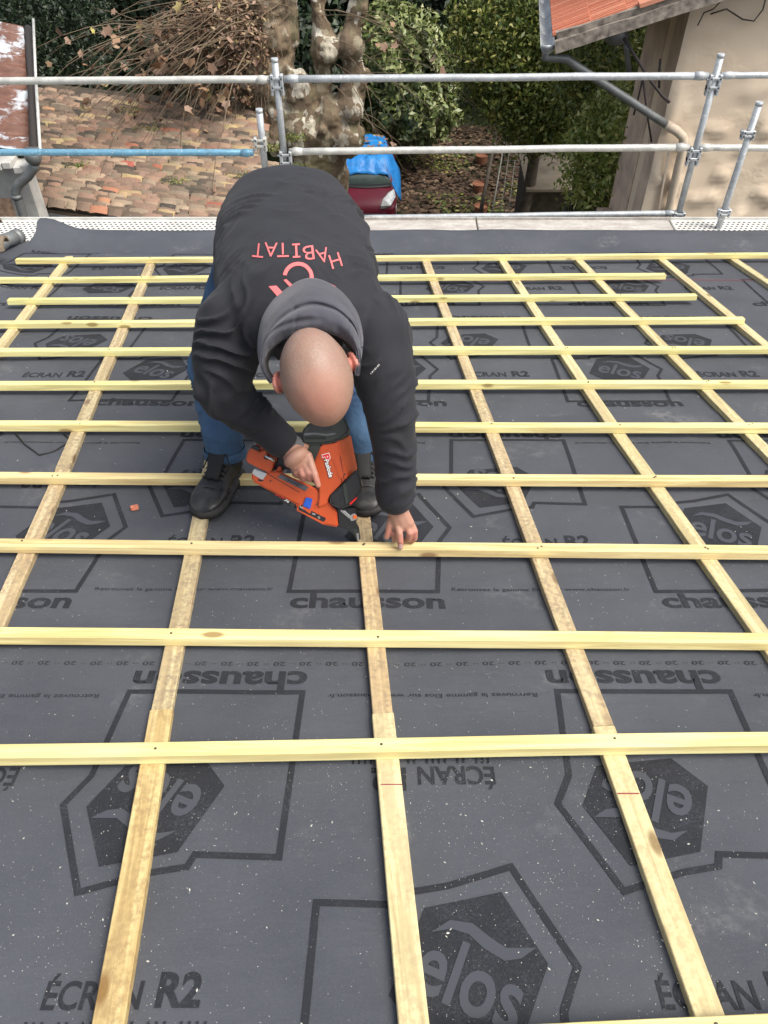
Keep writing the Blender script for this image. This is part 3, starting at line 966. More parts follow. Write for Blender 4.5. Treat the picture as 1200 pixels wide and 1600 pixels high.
# neck and trunk
chain(bm, [(H(0, -.035, -.055), .060), (neckb.lerp(chest, .1), .066)], None, .3, 3)
chain(bm, [(chest, (.16, .10, .12)), (waist, (.15, .10, .12)), (pelvis, (.165, .115, .12))], TR, .5, 3)
chain(bm, [(shR.lerp(chest, .25), .062), (neckb, .06)], None, .5); chain(bm, [(shL.lerp(chest, .25), .062), (neckb, .06)], None, .5)
for a_, b_, c_ in ((shR, elR, wrR), (shL, elL, wrL)):
    chain(bm, [(a_, .056), (b_, .042), (b_.lerp(c_, .35), .042), (b_.lerp(c_, .8), .031)], None, .4, 2)
for a_, b_, c_ in ((hipR, knR, anR), (hipL, knL, anL)):
    chain(bm, [(a_, .06), (b_, .045), (b_.lerp(c_, .4), .042), (c_, .030)], None, .5, 2)
    chain(bm, [(c_, .030), (c_ + Vector((0, -.09, -.09)), .022)], None, .5, 2)
# --- his left hand (image right), pressing on the batten
def px3(px, py, z): return V(px, py, z)
def lin(p, q, n=6): return [p.lerp(q, i / n) for i in range(n + 1)]
chain(bm, [(elL.lerp(wrL, .8), (.031, .031, .031)), (px3(617, 788, 2.165), (.027, .024, .022))], None, .3)
palmR = rot_to((px3(628, 822, 2.20) - px3(617, 788, 2.165)))
chain(bm, [(px3(617, 788, 2.165), (.027, .022, .022)), (px3(624, 804, 2.185), (.031, .020, .024)), (px3(630, 819, 2.200), (.034, .018, .022))], palmR, .25)
# knuckles
kn = [px3(619, 825, 2.198), px3(629, 829, 2.192), px3(638, 828, 2.197), px3(645, 824, 2.207)]
# finger with the nail on the batten (index)
def finger(pts, rr):
    chain(bm, [(V(*p), r) for p, r in zip(pts, rr)], None, .25, 2)
finger([(622, 820, 2.195), (624, 833, 2.195), (625.5, 845, 2.205), (626, 855, 2.222)], [.0115, .0105, .0098, .0085])
# thumb leaving the side of the palm
finger([(613, 806, 2.195), (609, 819, 2.205), (607, 830, 2.215), (604.5, 839, 2.225)], [.0125, .0115, .0100, .0085])
# middle finger, tucked behind the index
finger([(630, 822, 2.202), (617, 834, 2.222), (616, 844, 2.245)], [.0105, .0098, .0085])
# ring and little finger curled on the right
finger([(636, 822, 2.200), (640, 833, 2.202), (638, 842, 2.225), (633, 845, 2.245)], [.0110, .0102, .0095, .0085])
finger([(642, 818, 2.205), (648, 830, 2.210), (648, 841, 2.228), (643, 846, 2.245)], [.0108, .0100, .0092, .0082])
# --- his right hand (image left) round the nailer grip
chain(bm, [(elR.lerp(wrR, .8), .031), (px3(452, 700, 2.12), (.026, .026, .026))], None, .3)
pR = rot_to((px3(472, 728, 2.11) - px3(452, 700, 2.12)))
chain(bm, [(px3(452, 700, 2.12), (.026, .026, .024)), (px3(460, 710, 2.115), (.034, .026, .024)), (px3(470, 722, 2.12), (.036, .024, .020))], pR, .25)
ball(bm, px3(463, 715, 2.112), (.038, .034, .024), pR, 3)
finger([(481, 712, 2.115), (486, 726, 2.112), (492, 742, 2.115), (497, 758, 2.125)], [.0130, .0118, .0105, .0085])
finger([(476, 724, 2.118), (482, 738, 2.115), (484, 748, 2.135), (481, 747, 2.165)], [.0125, .0115, .0105, .009])
finger([(468, 728, 2.120), (473, 741, 2.118), (474, 748, 2.140), (470, 745, 2.168)], [.0120, .0108, .0100, .009])
finger([(459, 727, 2.125), (463, 737, 2.125), (464, 743, 2.145), (460, 741, 2.168)], [.0112, .0100, .0092, .008])
finger([(470, 700, 2.13), (480, 697, 2.155), (488, 702, 2.180)], [.0130, .0115, .0095])
me = remesh(bm, .0030, 2, .5)
body = mesh_obj('body', me, M['skin'], root, True)
# colour regions as attributes: scalp stubble and flushed ears / hands / crown
HRi = HR.inverted()
at = me.attributes.new('scalp', 'FLOAT', 'POINT'); fl = me.attributes.new('flush', 'FLOAT', 'POINT')
va = np.zeros(len(me.vertices)); vf = np.zeros(len(me.vertices))
knu = [V(646, 836, 2.21), V(625, 846, 2.2), V(607, 832, 2.21), V(484, 745, 2.12), V(473, 742, 2.12), V(494, 750, 2.12)]
for i, v in enumerate(me.vertices):
    q = HRi @ (v.co - headc)
    if q.length < .17:
        m = sstep(-.055, -.015, q.z - q.y * .25) * (1 - sstep(.02, .115, q.y - .1 * q.z))
        if abs(q.x) > .077 and q.z < .005: m = 0; vf[i] = .75
        va[i] = m * (.30 + .65 * sstep(.03, .095, (q - Vector((0, .03, .085))).length))
        vf[i] = max(vf[i], .30 * math.exp(-((q - Vector((.01, .035, .07))).length / .045) ** 2))
    else:
        for k in knu:
            d = (v.co - k).length
            if d < .05: vf[i] = max(vf[i], .6 * math.exp(-(d / .022) ** 2))
at.data.foreach_set('value', va); fl.data.foreach_set('value', vf)
# finger nail
M['nail'] = plain('finger_nail', (.62, .40, .36), .3)
bvb = BVHTree.FromPolygons([v.co for v in me.vertices], [p.vertices[:] for p in me.polygons])
def raymesh(bv, px, py):
    d = (FW * FPX + RT * (px - 600) + DN * (py - 800)).normalized()
    h, n, i, dist = bv.ray_cast(CAMP, d)
    return h, n, d
def nail(cx, cy, rx, ry):
    bm = bmesh.new(); g = {}
    for a in range(7):
        for b in range(7):
            u, v = a / 3 - 1, b / 3 - 1
            k = math.sqrt(max(0, 1 - .5 * v * v)); l = math.sqrt(max(0, 1 - .5 * u * u))
            h, n, d = raymesh(bvb, cx + u * rx * k, cy + v * ry * l)
            if h is None: bm.free(); return
            g[a, b] = bm.verts.new(h + n * .0007)
    for a in range(6):
        for b in range(6): bm.faces.new((g[a, b], g[a + 1, b], g[a + 1, b + 1], g[a, b + 1]))
    fin('finger_nail', bm, M['nail'], body, True)
nail(625.8, 854, 3.4, 4.2)

# --- sweatshirt
bm = bmesh.new()
chain(bm, [(V(451, 338, 2.42), (.216, .155, .13)), (V(457, 385, 2.27), (.230, .150, .15)), (V(463, 440, 2.11), (.225, .140, .14)), (chest, (.21, .130, .12)), (V(480, 500, 1.95), (.185, .115, .10))], TR, .11, 3)
chain(bm, [(V(414, 334, 2.42), .128), (V(490, 332, 2.42), .128)], None, .4, 3)
chain(bm, [(V(372, 500, 2.02), .098), (V(480, 500, 1.94), .11), (V(580, 512, 2.02), .098)], None, .3, 3)
chain(bm, [(V(480, 500, 1.96), .10), (neckb, .085)], None, .4, 3)
chain(bm, [(V(366, 510, 2.0), .098), (V(352, 560, 2.0), .090), (elR, .072), (elR.lerp(wrR, .45), .056), (elR.lerp(wrR, .80), .047), (elR.lerp(wrR, .90), .046)], None, .22, 3)
chain(bm, [(V(584, 522, 2.0), .102), (V(600, 580, 2.0), .086), (elL, .067), (elL.lerp(wrL, .5), .058), (elL.lerp(wrL, .86), .051), (elL.lerp(wrL, .93), .050)], None, .22, 3)
me = remesh(bm, .0065, 6, .5)
def wrinkle(me, fields):
    """fields: (point a, point b, radius, amplitude, wavelength, seed) folds running round the axis a-b"""
    no = [v.normal.copy() for v in me.vertices]
    for v, n_ in zip(me.vertices, no):
        d = 0
        for a, b, r, amp, wl, sd in fields:
            ax = b - a; L = ax.length; ax = ax / L
            q = v.co - a; s = q.dot(ax)
            if s < -.04 or s > L + .04: continue
            rd = (q - ax * s)
            if rd.length > r: continue
            e = sstep(-.04, .02, s) * (1 - sstep(L - .02, L + .04, s)) * (1 - sstep(r * .8, r, rd.length))
            w_ = noise.noise(Vector((q.x * 5.5, q.y * 5.5, q.z * 5.5 + sd))) * 2.6
            ph = s / wl * .8 + w_ * 1.3 + .5 * noise.noise(Vector((q.x * 14, q.y * 14, q.z * 14 + sd)))
            rdg = 1 - abs(2 * (ph - math.floor(ph)) - 1)
            gate = max(0, .35 + noise.noise(Vector((v.co.x * 7, v.co.y * 7, v.co.z * 7 + sd * 3))) * 1.4)
            d += amp * 1.7 * (rdg ** 2.6 - .28) * gate * e
        v.co += n_ * d
hipflL, hipflR = V(345, 300, 2.4), V(585, 300, 2.4)
wrinkle(me, [(elR - (elR - shR) * .45, elR.lerp(wrR, .35), .16, .013, .040, 1), (elR.lerp(wrR, .3), elR.lerp(wrR, .92), .12, .008, .030, 2),
             (elL - (elL - shL) * .45, elL.lerp(wrL, .35), .15, .012, .042, 3), (elL.lerp(wrL, .3), elL.lerp(wrL, .95), .12, .007, .035, 4),
             (V(320, 470, 2.2), V(400, 290, 2.3), .15, .004, .09, 5), (V(640, 470, 2.2), V(530, 290, 2.3), .15, .011, .07, 6),
             (V(330, 470, 2.05), V(420, 560, 1.95), .16, .012, .050, 7), (V(620, 430, 2.1), V(540, 560, 1.95), .18, .012, .055, 8),
             (pelvis + RT * .3, chest - RT * .2, .5, .002, .2, 9)])
for v, n_ in zip(me.vertices, [q.normal.copy() for q in me.vertices]):
    v.co += n_ * (.010 * noise.noise(Vector((v.co.x * 5, v.co.y * 3.2, v.co.z * 5))) + .004 * noise.noise(v.co * 13))
jk = mesh_obj('sweatshirt', me, M['jacket'], root, True)
me.update()
bvj = BVHTree.FromPolygons([v.co for v in me.vertices], [p.vertices[:] for p in me.polygons])
# cuffs (ribbed)
def ring(c, ax, r, n=30, prof=((0, .0), (.006, .004), (.012, 0)), name='cuff', mat='jacket', parent=None, ribs=.0012):
    Rm = rot_to(ax); bm = bmesh.new(); rings = []
    for s, dr in prof:
        rings.append([bm.verts.new(c + Rm @ Vector((math.cos(6.28318 * k / n) * (r + dr + ribs * (k % 2)), math.sin(6.28318 * k / n) * (r + dr + ribs * (k % 2)), s))) for k in range(n)])
    for i in range(len(rings) - 1):
        for k in range(n): bm.faces.new((rings[i][k], rings[i][(k + 1) % n], rings[i + 1][(k + 1) % n], rings[i + 1][k]))
    return fin(name, bm, M[mat], parent, True)
axL = (wrL - elL).normalized(); axR = (wrR - elR).normalized()
ring(elL.lerp(wrL, .93), axL, .043, 40, ((-.04, .006), (0, .008), (.02, .004), (.028, -.004), (.024, -.011), (-.02, -.014)), 'cuff', 'jacket', jk)
ring(elR.lerp(wrR, .90), axR, .040, 40, ((-.04, .004), (0, .006), (.012, .001), (.016, -.006)), 'cuff', 'jacket', jk)
ring(elR.lerp(wrR, .90) , axR, .034, 44, ((-.02, .0), (.012, .003), (.040, .002), (.052, -.001), (.050, -.008)), 'inner_cuff', 'cuff', jk)

# printing on the back, wrapped onto the cloth
def wrap_px(bm, name, mat, parent, lift=.0018):
    for v in bm.verts:
        h, n, d = raymesh(bvj, v.co.x, v.co.y)
        if h is None: h, n = V(v.co.x, v.co.y, 2.0), -d
        v.co = h + n * lift * (1 if n.dot(d) < 0 else -1)
    return fin(name, bm, mat, parent, True)
base = [(404, 381), (423.5, 380), (442, 380.5), (463, 381.5), (482, 385), (504, 389), (524, 397)]
rots = [6, 2, -2, -3, -8, -14, -18]
for ch, (bx, by), ro, wd in zip('TATIBAH', base, rots, (17, 20, 18, 12, 17, 19, 17)):
    b = text_bm(ch, -.004)
    if ch == 'I':
        b.free(); b = bmesh.new()
        for c, sx, sy in (((0, 0, 0), .28, 1), ((0, .44, 0), 1, .13), ((0, -.44, 0), 1, .13)):
            vs = [b.verts.new((c[0] + x * sx, c[1] + y * sy, 0)) for x, y in ((-.5, -.5), (.5, -.5), (.5, .5), (-.5, .5))]
            b.faces.new(vs)
    a = math.radians(180 - ro)
    for v in b.verts:
        x, y = v.co.x * wd, v.co.y * 22
        c_, s_ = math.cos(a), math.sin(a)
        # picture y runs down; letters stand on their heads
        X = x * c_ - y * s_; Y = x * s_ + y * c_
        v.co = Vector((bx + X, by + 11 - Y, 0))
    cut_grid(b, 4)
    wrap_px(b, 'printed_letter', M['pink'], jk)
def arc_bm(cx, cy, r0, r1, a0, a1, n=26):
    bm = bmesh.new(); pr = None
    for i in range(n + 1):
        a = math.radians(a0 + (a1 - a0) * i / n)
        p = (bm.verts.new((cx + r0 * math.cos(a), cy - r0 * math.sin(a), 0)), bm.verts.new((cx + r1 * math.cos(a), cy - r1 * math.sin(a), 0)))
        if pr: bm.faces.new((pr[0], pr[1], p[1], p[0]))
        pr = p
    return bm
wrap_px(arc_bm(466, 434, 18, 24, 172, -62), 'printed_ring', M['pink'], jk)
for pl in ([(420, 448), (432, 447), (458, 474), (446, 478)], [(443, 438), (448, 437), (470, 458), (464, 461)], [(509, 452), (516, 444), (524, 448), (524, 470), (509, 470)]):
    b = poly_bm(pl); cut_grid(b, 4); wrap_px(b, 'printed_stroke', M['pink'], jk)
for k in range(7):
    x, y = 579 + k * 2.0, 583 - k * 2.3
    b = poly_bm([(x, y), (x + 1.0, y - 1.1), (x + 2.6, y + .8), (x + 1.7, y + 1.8)] if k % 2 else [(x, y), (x + .7, y - .8), (x + 2.2, y + 1.2), (x + 1.6, y + 1.8)])
    wrap_px(b, 'label_mark', M['white_print'], jk)

# --- hood: horseshoe of soft cloth round the back of the head
inn = [(424, 596), (413, 578), (414, 558), (428, 541), (450, 528), (480, 520), (512, 520), (538, 530), (552, 545), (558, 562), (557, 585)]
outr = [(428, 602), (409, 580), (402, 540), (411, 492), (440, 455), (484, 434), (527, 450), (556, 484), (567, 520), (566, 552), (560, 588)]
def cr(P, t):
    n = len(P) - 1; x = t * n; i = min(n - 1, int(x)); f = x - i
    p0, p1, p2, p3 = P[max(0, i - 1)], P[i], P[i + 1], P[min(n, i + 2)]
    return [.5 * (2 * b + (c - a) * f + (2 * a - 5 * b + 4 * c - d) * f * f + (3 * b - a - 3 * c + d) * f ** 3) for a, b, c, d in zip(p0, p1, p2, p3)]
NU, NV = 110, 44
vv = []
for i in range(NU + 1):
    t = i / NU; a = cr(inn, t); b = cr(outr, t); m = math.sin(math.pi * t)
    for j in range(NV + 1):
        s = j / NV
        if s < .14:       # lining folds back in towards the neck
            k = 1 - s / .14; p = (a[0] + (490 - a[0]) * .10 * k, a[1] + (560 - a[1]) * .12 * k)
            z = 1.70 + .075 * k + .02 * (1 - m)
        else:
            k = (s - .14) / .86; p = (a[0] + (b[0] - a[0]) * k ** .9, a[1] + (b[1] - a[1]) * k ** .9)
            z = 1.70 - .050 * math.sin(min(1, k / .45) * math.pi / 2) * (.5 + .5 * m) + (.115 * m + .09) * k ** 1.9
            f1 = math.exp(-((k - .30 - .10 * math.sin(t * 9)) / .055) ** 2); f2 = math.exp(-((k - .62 + .14 * math.sin(t * 6 + 1)) / .06) ** 2)
            f3 = math.exp(-((k - .46 - .3 * (t - .45)) / .045) ** 2) * sstep(.25, .4, t) * (1 - sstep(.7, .9, t))
            z += .014 * f1 * sstep(.1, .3, t) * (1 - sstep(.45, .6, t)) + .014 * f2 * sstep(.5, .65, t) * (1 - sstep(.85, .97, t)) + .022 * f3
            z += .018 * noise.noise(Vector((t * 6, k * 3.2, 1))) + .0035 * noise.noise(Vector((t * 26, k * 5, 4)))
            for sx in (.43, .68):   # sewn seams
                z += .006 * math.exp(-((t - sx - .02 * math.sin(k * 5)) / .005) ** 2) * (1 if .05 < k < .97 else 0)
        vv.append(V(p[0], p[1], z))
ff = [(i * (NV + 1) + j, (i + 1) * (NV + 1) + j, (i + 1) * (NV + 1) + j + 1, i * (NV + 1) + j + 1) for i in range(NU) for j in range(NV)]
hd = npmesh('hood', vv, ff, [M['hood'], M['lining']], root, True)
mi = [1 if (f % NV) < 5 else 0 for f in range(len(ff))]
hd.data.polygons.foreach_set('material_index', mi)
sm = hd.modifiers.new('thick', 'SOLIDIFY'); sm.thickness = .006; sm.offset = -1
# dark collar filling under the hood
bm = bmesh.new()
chain(bm, [(neckb, (.085, .08, .05)), (H(0, -.05, -.085), (.070, .066, .04))], rot_to(H(0, -.03, -.06) - neckb), .3, 3)
me = remesh(bm, .006, 3); mesh_obj('collar', me, M['lining'], root, True)

# --- jeans
bm = bmesh.new()
chain(bm, [(V(452, 355, 2.44), (.17, .12, .11)), (V(450, 385, 2.44), (.165, .115, .10))], TR, .4, 3)
chain(bm, [(hipR, .104), (V(376, 430, 2.46), .092), (V(350, 500, 2.49), .086), (knR, .080), (knR.lerp(anR, .42), .076), (ank(BT[0], .2, .19), .066), (ank(BT[0], .2, .142), .063)], None, .25, 3)
chain(bm, [(hipL, .104), (V(524, 430, 2.46), .092), (V(549, 500, 2.49), .085), (knL, .076), (knL.lerp(anL, .42), .069), (ank(BT[1], .2, .19), .062), (ank(BT[1], .2, .142), .060)], None, .25, 3)
me = remesh(bm, .0065, 5)
wrinkle(me, [(V(338, 560, 2.52), V(346, 720, 2.62), .15, .012, .045, 11), (V(555, 560, 2.52), V(565, 725, 2.62), .15, .012, .045, 12),
             (V(342, 380, 2.44), V(338, 560, 2.5), .2, .008, .06, 13)])
jn = mesh_obj('jeans', me, M['denim'], root, True)
for c, ax, r in ((ank(BT[0], .2, .108), ank(BT[0], .2, 0) - ank(BT[0], .2, .1), .062), (ank(BT[1], .2, .108), ank(BT[1], .2, 0) - ank(BT[1], .2, .1), .059)):
    ring(c, ax, r, 36, ((-.03, .004), (-.02, .007), (.0, .007), (.004, .003), (.0, -.006)), 'hem', 'denim', jn, 0)

# --- boots
def boot(toe, heel, hsole, roll_=0):
    """toe, heel: roof (x, t); built on local axis y = towards the toe"""
    a, b = W(*heel, hsole), W(*toe, hsole); L = (b - a).length
    Y = (b - a).normalized(); Z = Vector((0, math.sin(SL), math.cos(SL))); Z = (Z - Y * Z.dot(Y)).normalized(); X = Y.cross(Z)
    Mx = Matrix((X, Y, Z)).transposed().to_4x4(); Mx.translation = a
    br = empty('boot', tuple(a))
    # sections: y fraction, half width, height of the upper, asym
    sec = [(0, .028, .075), (.03, .036, .090), (.12, .044, .112), (.25, .047, .126), (.36, .047, .122), (.46, .049, .104), (.56, .052, .086), (.68, .057, .068), (.80, .058, .061), (.90, .052, .053), (.97, .037, .042), (1.0, .016, .028)]
    bm = bmesh.new(); rings = []; n = 22
    for y, hw, ht in sec:
        ring_ = []
        for k in range(n):
            an = 6.28318 * k / n; c, s = math.cos(an), math.sin(an)
            x = math.copysign(abs(c) ** .75, c) * hw * .94; z = .026 + (ht - .026) * (.5 + .5 * math.copysign(abs(s) ** .8, s))
            if z > .06: x *= 1 - .28 * (z - .06) / .06
            ring_.append(bm.verts.new((x, y * L, z)))
        rings.append(ring_)
    for i in range(len(rings) - 1):
        for k in range(n):
            f = bm.faces.new((rings[i][k], rings[i][(k + 1) % n], rings[i + 1][(k + 1) % n], rings[i + 1][k]))
            f.material_index = 1 if sec[i][0] > .67 else 0
    bm.faces.new(rings[0]); bm.faces.new(rings[-1][::-1])
    bmesh.ops.recalc_face_normals(bm, faces=bm.faces[:])
    # shaft
    tube(bm, [(0, L * .17, .06), (0, L * .20, .105), (0, L * .20, .135)], [.048, .049, .050], 20)
    bmesh.ops.subdivide_edges(bm, edges=bm.edges[:], cuts=1, use_grid_fill=True)
    for v in bm.verts: v.co += Vector((1, 1, 1)) * .0016 * noise.noise(v.co * 28) + Vector((0, 0, .003)) * noise.noise(v.co * 14) * (1 if L * .35 < v.co.y < L * .7 else .3)
    bm.transform(Mx); fin('upper', bm, [M['boot'], M['boot_toe']], br, True)
    # toe cap rim
    bm = bmesh.new()
    tube(bm, [((math.cos(q) * .0515), L * (.69 + .02 * math.sin(q)), .028 + .042 * math.sin(q) ** .8) for q in [math.pi * k / 12 for k in range(13)]], .0022, 6)
    tube(bm, [((math.cos(q) * .047), L * (.58), .028 + .052 * math.sin(q) ** .8) for q in [math.pi * k / 12 for k in range(13)]], .0016, 6)
    bm.transform(Mx); fin('seam', bm, M['boot_toe'], br)
    # sole
    bm = bmesh.new(); o1, o2 = [], []
    out = [(-.02, .0), (-.034, .01), (-.043, .05), (-.044, .35), (-.049, .55), (-.057, .75), (-.053, .90), (-.038, .985), (0, 1.035), (.038, .985), (.053, .90), (.057, .75), (.049, .55), (.044, .35), (.043, .05), (.034, .01), (.02, .0)]
    lo = [bm.verts.new((x, y * L - .004, 0)) for x, y in out]; hi = [bm.verts.new((x * 1.02, y * L - .003, .028)) for x, y in out]
    bm.faces.new(lo); bm.faces.new(hi[::-1])
    for k in range(len(out)): bm.faces.new((lo[k], lo[(k + 1) % len(out)], hi[(k + 1) % len(out)], hi[k]))
    bmesh.ops.recalc_face_normals(bm, faces=bm.faces[:])
    bmesh.ops.bevel(bm, geom=bm.edges[:], offset=.003, segments=2, affect='EDGES')
    bm.transform(Mx); fin('sole', bm, M['sole'], br, True)
    # tongue, laces, eyelets
    bm = bmesh.new(); pr = None
    for i in range(9):
        f = i / 8; y = L * (.62 - .27 * f); z = .080 + .060 * f + .018 * f * f; hw = .020 + .008 * f
        r_ = [bm.verts.new((x * hw, y, z + .006 * (1 - x * x))) for x in (-1, -.5, 0, .5, 1)]
        if pr:
            for k in range(4): bm.faces.new((pr[k], pr[k + 1], r_[k + 1], r_[k]))
        pr = r_
    bm.transform(Mx); to = fin('tongue', bm, M['lace'], br, True)
    md = to.modifiers.new('s', 'SOLIDIFY'); md.thickness = .005
    bm = bmesh.new()
    for i in range(6):
        f = i / 5; y = L * (.60 - .25 * f); z = .088 + .050 * f
        for s in (-1, 1):
            tube(bm, [(s * .026, y, z - .006), (s * .010, y - .006, z + .006), (-s * .012, y - .014, z + .007), (-s * .026, y - .018, z)], .0024, 6)
    tube(bm, [(0, L * .36, .150), (-.03, L * .40, .146), (-.045, L * .46, .118), (-.036, L * .52, .09)], .0022, 6)
    tube(bm, [(0, L * .36, .150), (.024, L * .42, .142), (.042, L * .50, .10)], .0022, 6)
    bm.transform(Mx); fin('lace', bm, M['lace'], br, True)
    for i in range(6):
        f = i / 5; y = L * (.60 - .25 * f) - .004; z = .083 + .048 * f
        for s_ in (-1, 1):
            bm = bmesh.new(); boxM(bm, Matrix.Translation((s_ * .030, y, z)) @ Matrix.Rotation(s_ * .8, 4, 'Y'), .013, .009, .003, 0, .001)
            bm.transform(Mx); fin('eyelet', bm, M['boot_toe'], br)
    # child of the person
    bpy.context.view_layer.update()
    br.parent = root; br.matrix_parent_inverse = Matrix.Translation(-Vector(root.location))
    return br
bt1 = boot(BT[0][0], BT[0][1], .022)
bt2 = boot(BT[1][0], BT[1][1], .022)

# ================================================================== NAILER
def gloss(name, col, rough=.4, var=.06, dirt=.25):
    n = NT(name)
    v = n.coord()
    a = n.noise(v, 40, 6, .7); b = n.noise(v, 11, 5, .6)
    c = n.ramp(b, [(.3, tuple(x * (1 - var) for x in col)), (.7, tuple(x * (1 + var) for x in col))])
    c = n.mix(n.ramp(a, [(.60, 0), (.78, dirt)]), c, tuple(x * .3 for x in col))
    n.base(c); n.rough(rough)
    return n.m
M['orange'] = gloss('orange_plastic', (.52, .080, .020), .46)
M['rubber'] = gloss('dark_green_rubber', (.030, .036, .032), .6)
M['tool_black'] = gloss('black_tool_plastic', (.020, .020, .022), .45)
M['chrome'] = plain('bright_steel', (.62, .62, .62), .25, .9, .1, 20)
M['blue'] = plain('blue_plastic', (.02, .10, .50), .35)
M['tool_label'] = plain('grey_label', (.10, .10, .11), .5, var=.3)
M['red_print'] = plain('red_print', (.70, .02, .02), .5)
M['tool_orange_tip'] = plain('orange_tip', (.85, .14, .02), .4)
nl = empty('nail_gun', tuple(V(520, 760, 2.2)))
tag(nl, 'orange and black cordless nail gun held against the batten by the worker', 'nail gun')
TZ = lambda y: 2.175 + .0007 * (y - 690)
def TP(px, py, wv):
    """tool plane: photo pixel at the tool's own depth, wv metres towards the camera"""
    return V(500 + (px - 500), py, TZ(py)) - FW * wv
def prof(name, pts, w0, w1, mat, bev=.003, back=None, sc=1.0, ox=0, oy=0, parent=nl, seg=2):
    bm = bmesh.new()
    P = [(ox + x / sc, oy + y / sc) for x, y in pts]
    Bk = [(ox + x / sc, oy + y / sc) for x, y in back] if back else P
    f = [bm.verts.new(TP(x, y, w1)) for x, y in P]; b = [bm.verts.new(TP(x, y, w0)) for x, y in Bk]
    bm.faces.new(f); bm.faces.new(b[::-1]); n = len(P)
    for i in range(n): bm.faces.new((b[i], b[(i + 1) % n], f[(i + 1) % n], f[i]))
    bmesh.ops.recalc_face_normals(bm, faces=bm.faces[:])
    if bev: bmesh.ops.bevel(bm, geom=bm.edges[:], offset=bev, segments=seg, affect='EDGES', clamp_overlap=True)
    bmesh.ops.recalc_face_normals(bm, faces=bm.faces[:])
    return fin(name, bm, M[mat], parent)
A = dict(sc=7.5, ox=440, oy=650)      # zoomed sheets the outlines were read from
B = dict(sc=6.316, ox=370, oy=680)
hous = prof('housing', [(372, 610), (480, 352), (640, 332), (676, 300), (700, 480), (780, 722), (700, 800), (565, 940), (545, 1035), (440, 1075), (455, 880)], -.045, .040, 'orange', .003,
     back=[(372, 610), (480, 352), (660, 330), (806, 195), (850, 420), (888, 610), (760, 770), (565, 940), (545, 1035), (440, 1075), (455, 880)], **A)
prof('housing_rib', [(470, 420), (600, 440), (680, 480), (740, 700), (690, 760), (610, 520), (450, 520)], .039, .0425, 'orange', .0012, parent=hous, **A)
prof('housing_panel', [(262, 352), (335, 352), (300, 440)], -.03, .038, 'orange', .001, **A)
cap = prof('motor_cap', [(262, 348), (246, 270), (250, 215), (290, 140), (400, 60), (560, 30), (740, 30), (785, 110), (806, 195), (740, 262), (690, 300), (600, 332), (480, 352)], -.045, .046, 'rubber', .006, seg=3, **A)
prof('cap_rim', [(270, 245), (290, 222), (400, 215), (540, 230), (640, 215), (650, 235), (545, 255), (400, 240), (295, 250)], .045, .049, 'tool_label', .001, parent=cap, **A)
prof('cap_recess', [(330, 205), (345, 130), (460, 80), (640, 90), (600, 190), (480, 205)], .045, .0475, 'tool_black', .001, parent=cap, **A)
for k in range(11):
    x = 300 + k * 22
    prof('vent_rib', [(x, 262), (x + 9, 258), (x + 15, 288), (x + 6, 292)], .044, .0495, 'tool_black', .0004, parent=cap, **A)
prof('grip_bridge', [(340, 346), (480, 352), (372, 612), (345, 580), (296, 445)], -.03, .041, 'rubber', .003, **A)
nosec = prof('nose_cover', [(566, 942), (740, 790), (882, 625), (930, 720), (952, 850), (890, 960), (820, 1030), (740, 1085), (650, 1080), (585, 1010)], -.045, .045, 'tool_black', .005, seg=3, **A)
prof('cover_ridge', [(720, 820), (760, 780), (800, 1010), (760, 1050)], .044, .050, 'rubber', .002, parent=nosec, **A)
prof('cover_notch', [(690, 960), (720, 925), (730, 980), (700, 1005)], .044, .0475, 'black', .001, parent=nosec, **A)
prof('red_edge', [(800, 1030), (885, 950), (892, 965), (815, 1045)], .030, .046, 'red_print', .001, parent=nosec, **A)
mag = prof('magazine', [(160, 392), (172, 340), (300, 372), (420, 356), (560, 425), (700, 480), (822, 545), (880, 620), (930, 690), (990, 740), (1008, 905), (860, 882), (600, 742), (610, 690), (470, 615), (300, 532), (165, 455)], -.035, .030, 'orange', .005, seg=3, **B)
prof('magazine_end', [(168, 385), (190, 335), (318, 382), (272, 448)], .024, .033, 'chrome', .002, parent=mag, **B)
prof('magazine_slot', [(225, 436), (285, 448), (262, 462), (228, 456)], .028, .0315, 'black', .0004, parent=mag, **B)
prof('handle_pad', [(415, 420), (452, 388), (718, 515), (690, 556)], .028, .0325, 'tool_label', .001, parent=mag, **B)
for x, y in ((520, 445), (548, 458), (576, 470), (604, 484)):
    prof('pad_mark', [(x, y), (x + 18, y + 2), (x + 14, y + 16), (x - 2, y + 14)], .032, .0332, 'tool_black', .0002, parent=mag, **B)
prof('handle', [(360, 355), (400, 200), (560, 190), (700, 200), (760, 320), (800, 500), (700, 430), (560, 340), (440, 330), (420, 372)], -.032, .0, 'tool_black', .006, seg=3, **B)
prof('handle_brace', [(400, 330), (440, 300), (450, 372), (380, 376)], -.030, .018, 'orange', .003, **B)
bat = prof('battery', [(108, 255), (122, 175), (158, 128), (350, 215), (385, 262), (345, 378), (250, 342), (118, 272)], -.035, .028, 'orange', .004, seg=2, **B)
prof('battery_latch', [(160, 128), (185, 96), (245, 92), (350, 148), (410, 255), (385, 262), (330, 205)], -.03, .018, 'orange', .003, parent=bat, **B)
prof('battery_contact', [(150, 135), (182, 102), (246, 124), (228, 166)], .017, .031, 'tool_black', .002, parent=bat, **B)
prof('battery_clip', [(228, 180), (300, 150), (320, 190), (300, 245), (232, 225)], .027, .034, 'orange', .003, parent=bat, **B)
bm = bmesh.new(); tube(bm, [TP(370 + 300 / 6.316, 680 + 213 / 6.316, .035), TP(370 + 392 / 6.316, 680 + 262 / 6.316, .035)], .0042, 10)
fin('pin', bm, M['chrome'], nl, True)
